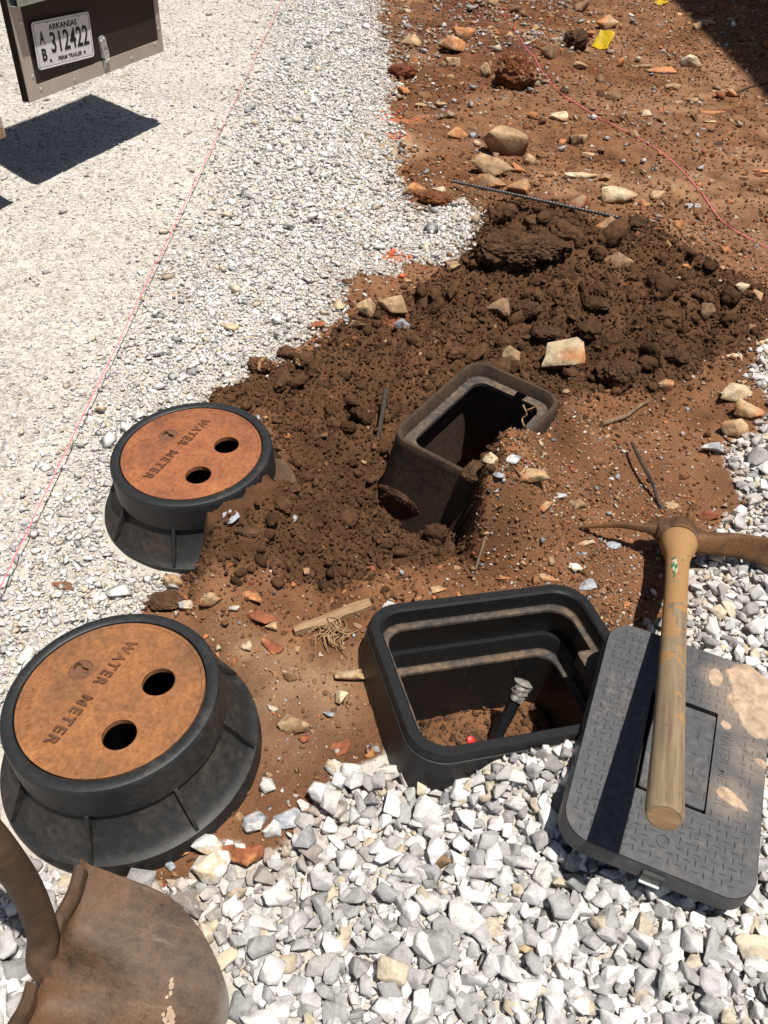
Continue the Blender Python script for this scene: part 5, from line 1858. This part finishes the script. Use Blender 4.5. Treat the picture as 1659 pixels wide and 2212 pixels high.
# u, v, width in the photograph, height / width, depth / width, colour, second colour, label
ROCKS = [
    (889, 87, 46, .5, .8, 'T', 'B', 'tan wedge shaped rock at the far gravel edge, top of the dirt'),
    (979, 99, 64, .5, .6, 'C', 'O', 'white and orange broken rock near the gravel edge at the far end'),
    (1002, 73, 50, .5, .6, 'O', 'B', 'orange rock right behind the white and orange broken rock'),
    (978, 135, 34, .6, .7, 'T', None, 'small tan rock just below the white and orange broken rock'),
    (1048, 152, 26, 1.2, .8, 'T', None, 'upright tan stone left of the big red clod'),
    (1186, 110, 40, .8, .7, 'B', 'D', 'brown cracked rock just right of the big red clod under the pink string'),
    (1063, 6, 24, .8, .7, 'T', None, 'tan stone at the top edge beside the pink string'),
    (870, 196, 32, .45, .7, 'O', None, 'orange stone at the gravel edge below the dark red clod'),
    (916, 227, 40, .18, .6, 'T', None, 'flat tan stone left of the leafy tan flake, middle distance'),
    (950, 226, 36, .35, .5, 'T', None, 'jagged tan flake in the dirt beside the flat tan stone'),
    (989, 288, 42, .5, .8, 'O', 'T', 'pinkish orange rock left of the large pale slab'),
    (1081, 279, 38, .45, .7, 'O', 'B', 'orange brown rock just behind the large pale slab'),
    (1095, 316, 98, .45, .62, 'T', 'B', 'large pale brown slab lying on top of another rock'),
    (1062, 358, 92, .40, .6, 'B', 'T', 'large brown rock carrying the pale slab'),
    (1138, 342, 38, .55, .7, 'T', None, 'tan block at the right foot of the large pale slab'),
    (1055, 392, 74, .38, .5, 'O', 'B', 'rusty brown flat rock touching the rebar rod, left one'),
    (1122, 404, 52, .6, .7, 'O', 'B', 'orange brown rock behind the rebar rod, under the tan block'),
    (1119, 362, 34, .6, .7, 'O', None, 'reddish stone wedged under the large pale slab'),
    (900, 412, 56, .45, .6, 'T', 'O', 'tan orange rock at the gravel edge left of the rebar rod'),
    (946, 411, 34, .4, .7, 'C', None, 'cream stone on the red soil just left of the rebar end'),
    (1208, 252, 42, .35, .7, 'C', 'T', 'knobbly cream stone left of the slack pink string'),
    (1261, 12, 40, .7, .7, 'B', 'D', 'brown rock at the top edge behind the dark clod'),
    (1312, 50, 52, .45, .6, 'T', 'O', 'tan orange rock behind the folded yellow film'),
    (1254, 143, 34, .45, .7, 'B', 'T', 'dark brown rock in front of the folded yellow film'),
    (1340, 137, 18, .9, .8, 'O', None, 'small orange block right below the folded yellow film'),
    (1222, 76, 18, .7, .8, 'T', None, 'small yellow tan stone left of the dark clod'),
    (1434, 149, 78, .18, .4, 'C', 'O', 'long flat cream and orange rock in the open dirt'),
    (1390, 143, 42, .18, .5, 'B', None, 'flat brown rock left of the long cream and orange rock'),
    (1491, 132, 48, .5, .6, 'C', None, 'cream block near the edge of the building shade'),
    (1453, 187, 32, .4, .6, 'T', None, 'pointed tan stone below the long cream and orange rock'),
    (1581, 202, 24, .7, .8, 'O', 'T', 'orange tan stone by the thin twig at the shade edge'),
    (1326, 208, 34, .5, .7, 'D', 'B', 'dark brown rock above the slack pink string'),
    (1461, 217, 42, .2, .5, 'B', None, 'flat brown stone below the pointed tan stone'),
    (1495, 216, 26, .35, .7, 'T', None, 'tan stone pair member right of the flat brown stone'),
    (1537, 244, 60, .12, .45, 'O', None, 'flat orange slab sunk in the open dirt at right'),
    (1530, 260, 40, .12, .5, 'T', None, 'flat tan slab just below the orange slab at right'),
    (1396, 246, 26, .5, .7, 'C', 'O', 'cream pink stone above the slack pink string'),
    (1372, 292, 26, .45, .5, 'T', None, 'tan pointed stone with the slack pink string over it'),
    (1247, 299, 42, .6, .7, 'B', 'T', 'brown knobbly rock left of the string, right of the large slab'),
    (1269, 336, 30, .35, .6, 'T', None, 'slanted tan chip below the brown knobbly rock'),
    (1253, 376, 74, .2, .45, 'C', 'T', 'long flat cream rock right of the large pale slab'),
    (1306, 383, 34, .5, .7, 'O', 'B', 'rounded rust brown rock right of the long flat cream rock'),
    (1337, 418, 78, .42, .6, 'C', 'T', 'cream block with a dark underside, in front of the long flat cream rock'),
    (1415, 421, 40, .35, .7, 'T', None, 'tan stone right of the cream block'),
    (1390, 440, 26, .5, .8, 'O', None, 'small orange stone between cream block and dark clod'),
    (1250, 436, 50, .5, .7, 'R', 'B', 'red brown rock just behind the rebar rod'),
    (1524, 46, 46, .15, .5, 'T', None, 'flat stone lying in the building shade'),
    (1508, 59, 26, .6, .8, 'B', None, 'brown stone at the very edge of the building shade'),
    (1648, 368, 42, .15, .5, 'O', None, 'flat orange stone at the right edge of the picture'),
    (1497, 444, 38, .08, .6, 'G', None, 'dark grey flat scrap in the dirt near the pink string'),
    (1310, 489, 58, .7, .5, 'B', 'O', 'upright brown orange rock behind the soil heap, at the end of the rebar'),
    (1343, 556, 74, .4, .5, 'D', 'B', 'long soil coated rock in the middle of the heap'),
    (1219, 772, 90, .78, .55, 'C', 'O', 'big cream rock with orange spots, behind the small muddy box'),
    (1106, 772, 48, 1.1, .5, 'B', 'T', 'brown shard leaning in the soil left of the big cream rock'),
    (984, 568, 40, .5, .7, 'T', 'B', 'tan rock at the left foot of the soil heap'),
    (1075, 676, 58, .55, .7, 'D', 'B', 'soil brown rock on the left part of the heap'),
    (1439, 832, 34, .9, .8, 'O', 'T', 'pinkish upright stone right of the biggest dark clod'),
    (1595, 846, 82, .42, .55, 'T', 'C', 'topmost of three tan rocks against the right gravel'),
    (1618, 879, 70, .6, .7, 'T', 'O', 'middle one of three tan rocks against the right gravel'),
    (1590, 921, 68, .6, .7, 'T', 'O', 'lowest of three tan rocks against the right gravel'),
    (1604, 617, 56, .3, .5, 'C', 'T', 'broken cream tan rock at the right end of the soil heap'),
    (1559, 603, 34, .35, .6, 'C', None, 'pale stone left of the broken cream tan rock'),
    (1631, 641, 34, .9, .7, 'O', 'T', 'orange tan upright stone near the right edge beside the heap'),
    (1473, 597, 34, .45, .6, 'T', 'O', 'pinkish tan stone on the right slope of the heap'),
    (1482, 569, 26, .35, .5, 'O', 'O', 'bright orange chip on the right slope of the heap'),
    (1592, 767, 44, .15, .8, 'C', None, 'flat pale mortar scrap near the right gravel'),
    (1228, 839, 40, .35, .4, 'T', None, 'bone shaped tan stone at the far corner of the small muddy box'),
    (1520, 682, 42, .8, .6, 'D', 'B', 'brown upright rock at the right of the heap'),
    (1635, 729, 50, .2, .3, 'T', None, 'long tan stone at the right edge beside the heap'),
    (1626, 702, 30, .6, .7, 'R', 'B', 'reddish brown stone above the long tan stone at right'),
    (846, 652, 68, .55, .6, 'B', 'T', 'larger brown rock where the gravel meets the dark soil'),
    (791, 668, 50, .75, .7, 'T', 'B', 'tan rock left of the larger brown rock at the soil edge'),
    (771, 699, 40, .6, .7, 'D', 'B', 'dark brown stone under the tan rock at the soil edge'),
    (730, 662, 30, .6, .8, 'C', 'T', 'cream stone at the gravel edge left of the tan rock'),
    (869, 704, 36, .8, .6, 'G', 'T', 'grey pink stone in the soil right of the tan rock'),
    (688, 704, 44, .3, .6, 'R', 'O', 'flat red stone in the gravel edge above the dark clods'),
    (498, 707, 42, .35, .6, 'C', 'T', 'tan stone lying alone in the white gravel'),
    (375, 1255, 38, .8, .8, 'T', 'C', 'tan block at the foot of the farther meter box'),
    (458, 1297, 52, .55, .6, 'T', 'O', 'angular orange tan rock between the two meter boxes'),
    (404, 1312, 36, .6, .8, 'C', 'G', 'cream grey stone beside the clod between the meter boxes'),
    (546, 1294, 52, .15, .8, 'R', 'O', 'flat red shard right of the angular orange tan rock'),
    (555, 1333, 84, .13, .42, 'R', 'O', 'long flat red stone left of the wood splinter'),
    (590, 1393, 52, .2, .6, 'R', 'O', 'red stone below the wood splinter\'s left end'),
    (590, 1356, 32, .4, .8, 'T', None, 'tan pebble between two flat red stones'),
    (534, 1396, 28, .55, .8, 'C', None, 'cream pebble right of the nearest meter box rim'),
    (507, 1316, 24, .45, .7, 'C', 'G', 'grey cream pebble above the long flat red stone'),
    (634, 1563, 68, .5, .55, 'T', 'D', 'tan rock with dark broken side between near meter box and open box'),
    (752, 1458, 66, .38, .5, 'T', 'C', 'curved tan shard leaning on the open box'),
    (746, 1505, 44, .55, .8, 'C', 'T', 'cream cracked stone under the curved tan shard'),
    (709, 1541, 24, .5, .8, 'G', None, 'blue grey pebble below the cream cracked stone'),
    (590, 1525, 28, .5, .8, 'W', 'C', 'white stone above the tan rock with dark side'),
    (573, 1697, 44, .7, .8, 'W', None, 'white stone alone on the dirt right of the near meter box'),
    (722, 1660, 42, .7, .8, 'W', 'C', 'cream white stone at the left foot of the open box'),
    (760, 1674, 52, .85, .8, 'W', None, 'white block touching the gravel at the open box foot'),
    (746, 1617, 62, .10, .7, 'R', None, 'flat red stone sunk in the dirt left of the open box'),
    (547, 1773, 58, .75, .8, 'G', 'W', 'grey angular stone near the near meter box, left of the pair'),
    (620, 1765, 62, .7, .7, 'G', 'W', 'grey angular stone at the gravel edge, right of the pair'),
    (588, 1788, 44, .8, .9, 'W', None, 'white stone between two grey angular stones'),
    (656, 1738, 30, .6, .8, 'W', None, 'small white stone on the dirt above the gravel edge'),
    (526, 1846, 98, .28, .6, 'O', 'R', 'flat bright orange rock with a white patch in the near gravel'),
    (447, 1828, 66, .75, .8, 'W', 'C', 'large white stone touching the flat orange rock, upper one'),
    (453, 1880, 70, .7, .8, 'W', 'C', 'large white stone left of the flat orange rock, lower one'),
    (397, 1838, 36, .5, .6, 'O', 'T', 'small orange stone at the foot of the near meter box'),
    (333, 1908, 54, .55, .8, 'T', 'O', 'tan rock in the dirt above the shovel blade'),
    (370, 1874, 24, .45, .9, 'G', None, 'round blue grey pebble under the near meter box'),
    (341, 1862, 26, .6, .8, 'O', 'T', 'orange pebble under the near meter box front'),
    (953, 1864, 36, .9, .8, 'D', 'B', 'brown stone alone in the near white gravel'),
    (1138, 2044, 56, .4, .6, 'C', 'T', 'cream tan stone in the near gravel below the box cover'),
    (1540, 972, 52, .5, .5, 'G', 'W', 'pale grey stone at the tip of the right gravel'),
    (1272, 1174, 44, .3, .6, 'O', 'C', 'orange stone below the pick point'),
    (1326, 1175, 36, .25, .8, 'G', None, 'blue grey flat stone below the pick point'),
    (1250, 1087, 34, .55, .8, 'D', 'B', 'brown stone on the bank right of the small muddy box'),
    (1536, 1114, 56, .4, .5, 'R', 'B', 'red brown rock half under the right gravel, above the pick'),
    (1448, 1089, 32, .4, .7, 'T', None, 'tan stone at the foot of the raised dark stick'),
    (1120, 1158, 80, .25, .55, 'O', 'T', 'flat orange tan rock below the pebbly bank'),
    (1179, 1090, 34, .6, .8, 'O', 'T', 'orange tan stone on the pebbly bank'),
    (1083, 1133, 34, .5, .8, 'G', 'W', 'grey white stone at the bottom of the pebbly bank'),
    (1040, 1131, 38, .6, .8, 'C', 'T', 'cream stone beside the dark crooked twig'),
    (1056, 1158, 26, .5, .8, 'G', None, 'grey stone below the cream stone by the crooked twig'),
    (1210, 1072, 26, .4, .7, 'G', 'W', 'pale blue flat chip on the dirt right of the bank'),
    (1267, 1263, 44, .25, .7, 'G', None, 'grey flat stone behind the open valve box'),
    (1183, 1246, 64, .2, .4, 'O', 'T', 'long orange tan rock behind the open valve box'),
    (1085, 1250, 40, .2, .5, 'O', 'R', 'orange flake behind the far rim of the open valve box'),
    (1242, 1226, 28, .5, .8, 'C', 'W', 'cream stone on the dirt left of the pick handle'),
    (508, 1173, 40, .25, 1.4, 'G', None, 'blue grey chip standing on the soil of the farther meter box'),
    (625, 1113, 32, .3, .8, 'G', 'B', 'grey scuffed stone in the soil right of the farther meter box'),
    (140, 1268, 60, .2, .4, 'D', 'R', 'dull red brown chip lying in the white gravel at left'),
    (848, 1310, 40, .35, .6, 'W', 'G', 'grey white stone touching the far left corner of the open box'),
    (941, 1275, 44, .15, .6, 'T', 'O', 'tan chip behind the far rim of the open box'),
]
for i, (u, v, wpx, hr_, dr, c1, c2, lab) in enumerate(ROCKS):
    p = on(u, v)
    wm = 1.08 * wpx * depth(p) / FPX
    hr2 = hr_ * 1.2 if hr_ > .22 else hr_
    hm, dm = wm * hr2, wm * dr
    p = on(u, v, hm * .3)
    me = rock_mesh(1000 + i * 7, (wm, max(dm, hm * .7), hm), COLS[c1], None if c2 is None else COLS[c2], 13, not (c1 in 'WG' and v > 1600))
    o = link('rock', me, M_ROCK)
    base = float(ground_h(p[:1], p[1:2], False)[0])
    o.location = (p[0], p[1], max(base, p[2] - .01) + hm * (.22 if hr_ > .3 else .16))
    rr = random.Random(i)
    o.rotation_euler = (rr.gauss(0, .08), rr.gauss(0, .08), rr.gauss(0, .25))
    if 'lying on top of another rock' in lab:
        o.location.z += .030
        o.rotation_euler = (.25, .05, .1)
    tag(o, lab, 'rock')
    if 'white patch' in lab:
        o.location.z += .008
        pm = rock_mesh(77, (wm * .26, wm * .2, .006), COLS['W'], None, 13, False)
        pt_ = link('white_patch', pm, M_ROCK, o)
        pt_.location = (-.004, .002, hm * .46)

CLODS = [
    (1113, 158, 96, .85, .8, (.17, .062, .03), 'big red brown clod full of chips under the slack pink string'),
    (1245, 90, 52, .9, .9, (.10, .052, .03), 'dark round clod left of the folded yellow film'),
    (870, 152, 66, .45, .8, (.19, .065, .034), 'dark red clod at the far gravel edge'),
    (937, 430, 84, .35, .7, (.19, .075, .036), 'red soil lump left of the rebar rod'),
    (1100, 492, 150, .62, .7, (.095, .050, .027), 'largest dark soil clod on the left crest of the heap'),
    (1185, 500, 110, .5, .8, (.092, .048, .026), 'dark soil clod right of the largest one on the crest'),
    (1372, 487, 56, .85, .8, (.085, .046, .026), 'dark clod at the right end of the rebar rod'),
    (1338, 808, 102, .72, .8, (.088, .047, .026), 'biggest dark clod in front of the heap, near the small muddy box'),
    (1137, 684, 70, .55, .8, (.085, .045, .025), 'dark clod on the left middle of the heap'),
    (1240, 815, 44, .7, .9, (.085, .045, .025), 'dark clod below the big cream rock'),
    (563, 788, 60, .65, .8, (.13, .062, .032), 'brown clod with an orange top in the white gravel'),
    (620, 763, 46, .7, .9, (.12, .06, .032), 'brown clod behind the pair at the gravel edge'),
    (657, 784, 50, .6, .9, (.11, .056, .03), 'dark brown clod right of the orange topped clod'),
    (357, 1300, 84, .35, .8, (.115, .062, .034), 'flat brown clod behind the nearest meter box'),
    (545, 1190, 60, .3, .8, (.14, .075, .042), 'brown lump of soil in front of the farther meter box'),
    (1290, 660, 60, .5, .8, (.08, .043, .024), 'dark clod in the centre of the heap'),
    (1420, 700, 66, .5, .8, (.08, .043, .024), 'dark clod on the right half of the heap'),
    (1225, 590, 62, .5, .8, (.085, .045, .025), 'dark clod below the crest of the heap'),
    (1075, 560, 60, .5, .8, (.085, .045, .025), 'dark clod at the foot of the largest clod'),
    (1180, 730, 70, .45, .8, (.085, .045, .025), 'dark clod just behind the big cream rock'),
    (1470, 760, 60, .5, .8, (.08, .043, .024), 'dark clod at the lower right edge of the heap'),
    (1046, 962, 44, .6, .9, (.13, .072, .04), 'crumbly soil lump at the top of the cut bank'),
    (1010, 1075, 60, .7, .9, (.095, .05, .028), 'clod between the small muddy box and the cut bank'),
    (750, 610, 26, .5, .8, (.16, .085, .045), 'small brown clod at the gravel edge below the orange paint'),
]
for i, (u, v, wpx, hr_, dr, c, lab) in enumerate(CLODS):
    p = on(u, v)
    wm = wpx * depth(p) / FPX
    hm, dm = wm * hr_, wm * dr
    p = on(u, v, hm * .3)
    bm = bmesh.new()
    bmesh.ops.create_icosphere(bm, subdivisions=6 if wpx > 60 else 5, radius=1)
    bm.verts.index_update()
    P = np.array([q.co[:] for q in bm.verts])
    Fc = np.array([[q.index for q in f.verts] for f in bm.faces])
    bm.free()
    s = i * 13 + 5
    P = P * (1 + .8 * fbm3(P + s, 1.4, s, 3) - .5 * np.abs(fbm3(P, 3.5, s + 3, 3)) + .40 * fbm3(P, 9, s + 5, 5, .65))[:, None]
    P /= np.abs(P).max(0)
    P = P * np.array((wm, dm, hm)) / 2
    tn = np.array(c) * .85 * (1 + .9 * fbm3(P, 50, s, 3))[:, None]
    if 'full of chips' in lab or 'orange top' in lab:
        k = sstep(.16, .2, fbm3(P, 60, s + 7, 2))[:, None]
        tn = tn + (np.array((.42, .26, .14)) - tn) * k * .8
    o = link('soil_clod', newmesh('soil_clod', P, Fc, np.clip(tn, .01, .8)), M_SOIL, None, True)
    o.location = (p[0], p[1], float(ground_h(p[:1], p[1:2], False)[0]) + hm * .30)
    tag(o, lab, 'clod')

for i, (x, y, z, wd, lab) in enumerate([
        (-.172, -.100, .004, .080, 'soil lump heaped over the near corner rim of the small muddy box'),
        (-.140, -.118, .006, .085, 'second soil lump along the buried rim of the small muddy box'),
        (-.085, -.122, .004, .080, 'third soil lump along the buried rim of the small muddy box, by the bank'),
        (-.020, -.128, .004, .085, 'soil lump where the bank runs over the rim of the small muddy box'),
        (-.214, .075, -.175, .085, 'soil lump at the foot of the outer wall of the small muddy box')]):
    bm = bmesh.new()
    bmesh.ops.create_icosphere(bm, subdivisions=5, radius=1)
    bm.verts.index_update()
    P = np.array([q.co[:] for q in bm.verts])
    Fc = np.array([[q.index for q in f.verts] for f in bm.faces])
    bm.free()
    s = 400 + i * 17
    P = P * (1 + .8 * fbm3(P + s, 1.4, s, 3) - .5 * np.abs(fbm3(P, 3.5, s + 3, 3)) + .40 * fbm3(P, 9, s + 5, 5, .65))[:, None]
    P /= np.abs(P).max(0)
    wall = z < -.03
    P = P * np.array((wd * (.22 if wall else 1), wd * (1.5 if wall else .8), wd * (1.1 if wall else .42))) / 2
    tn = np.array((.085, .046, .025)) * (1 + .9 * fbm3(P, 50, s, 3))[:, None]
    o = link('soil_clod', newmesh('soil_clod', P, Fc, np.clip(tn, .01, .8)), M_SOIL, None, True)
    q = fbp(x, y, z)
    o.matrix_world = Matrix(((fa[0][0], fa[1][0], fa[2][0], q[0]), (fa[0][1], fa[1][1], fa[2][1], q[1]), (fa[0][2], fa[1][2], fa[2][2], q[2]), (0, 0, 0, 1)))
    tag(o, lab, 'clod')
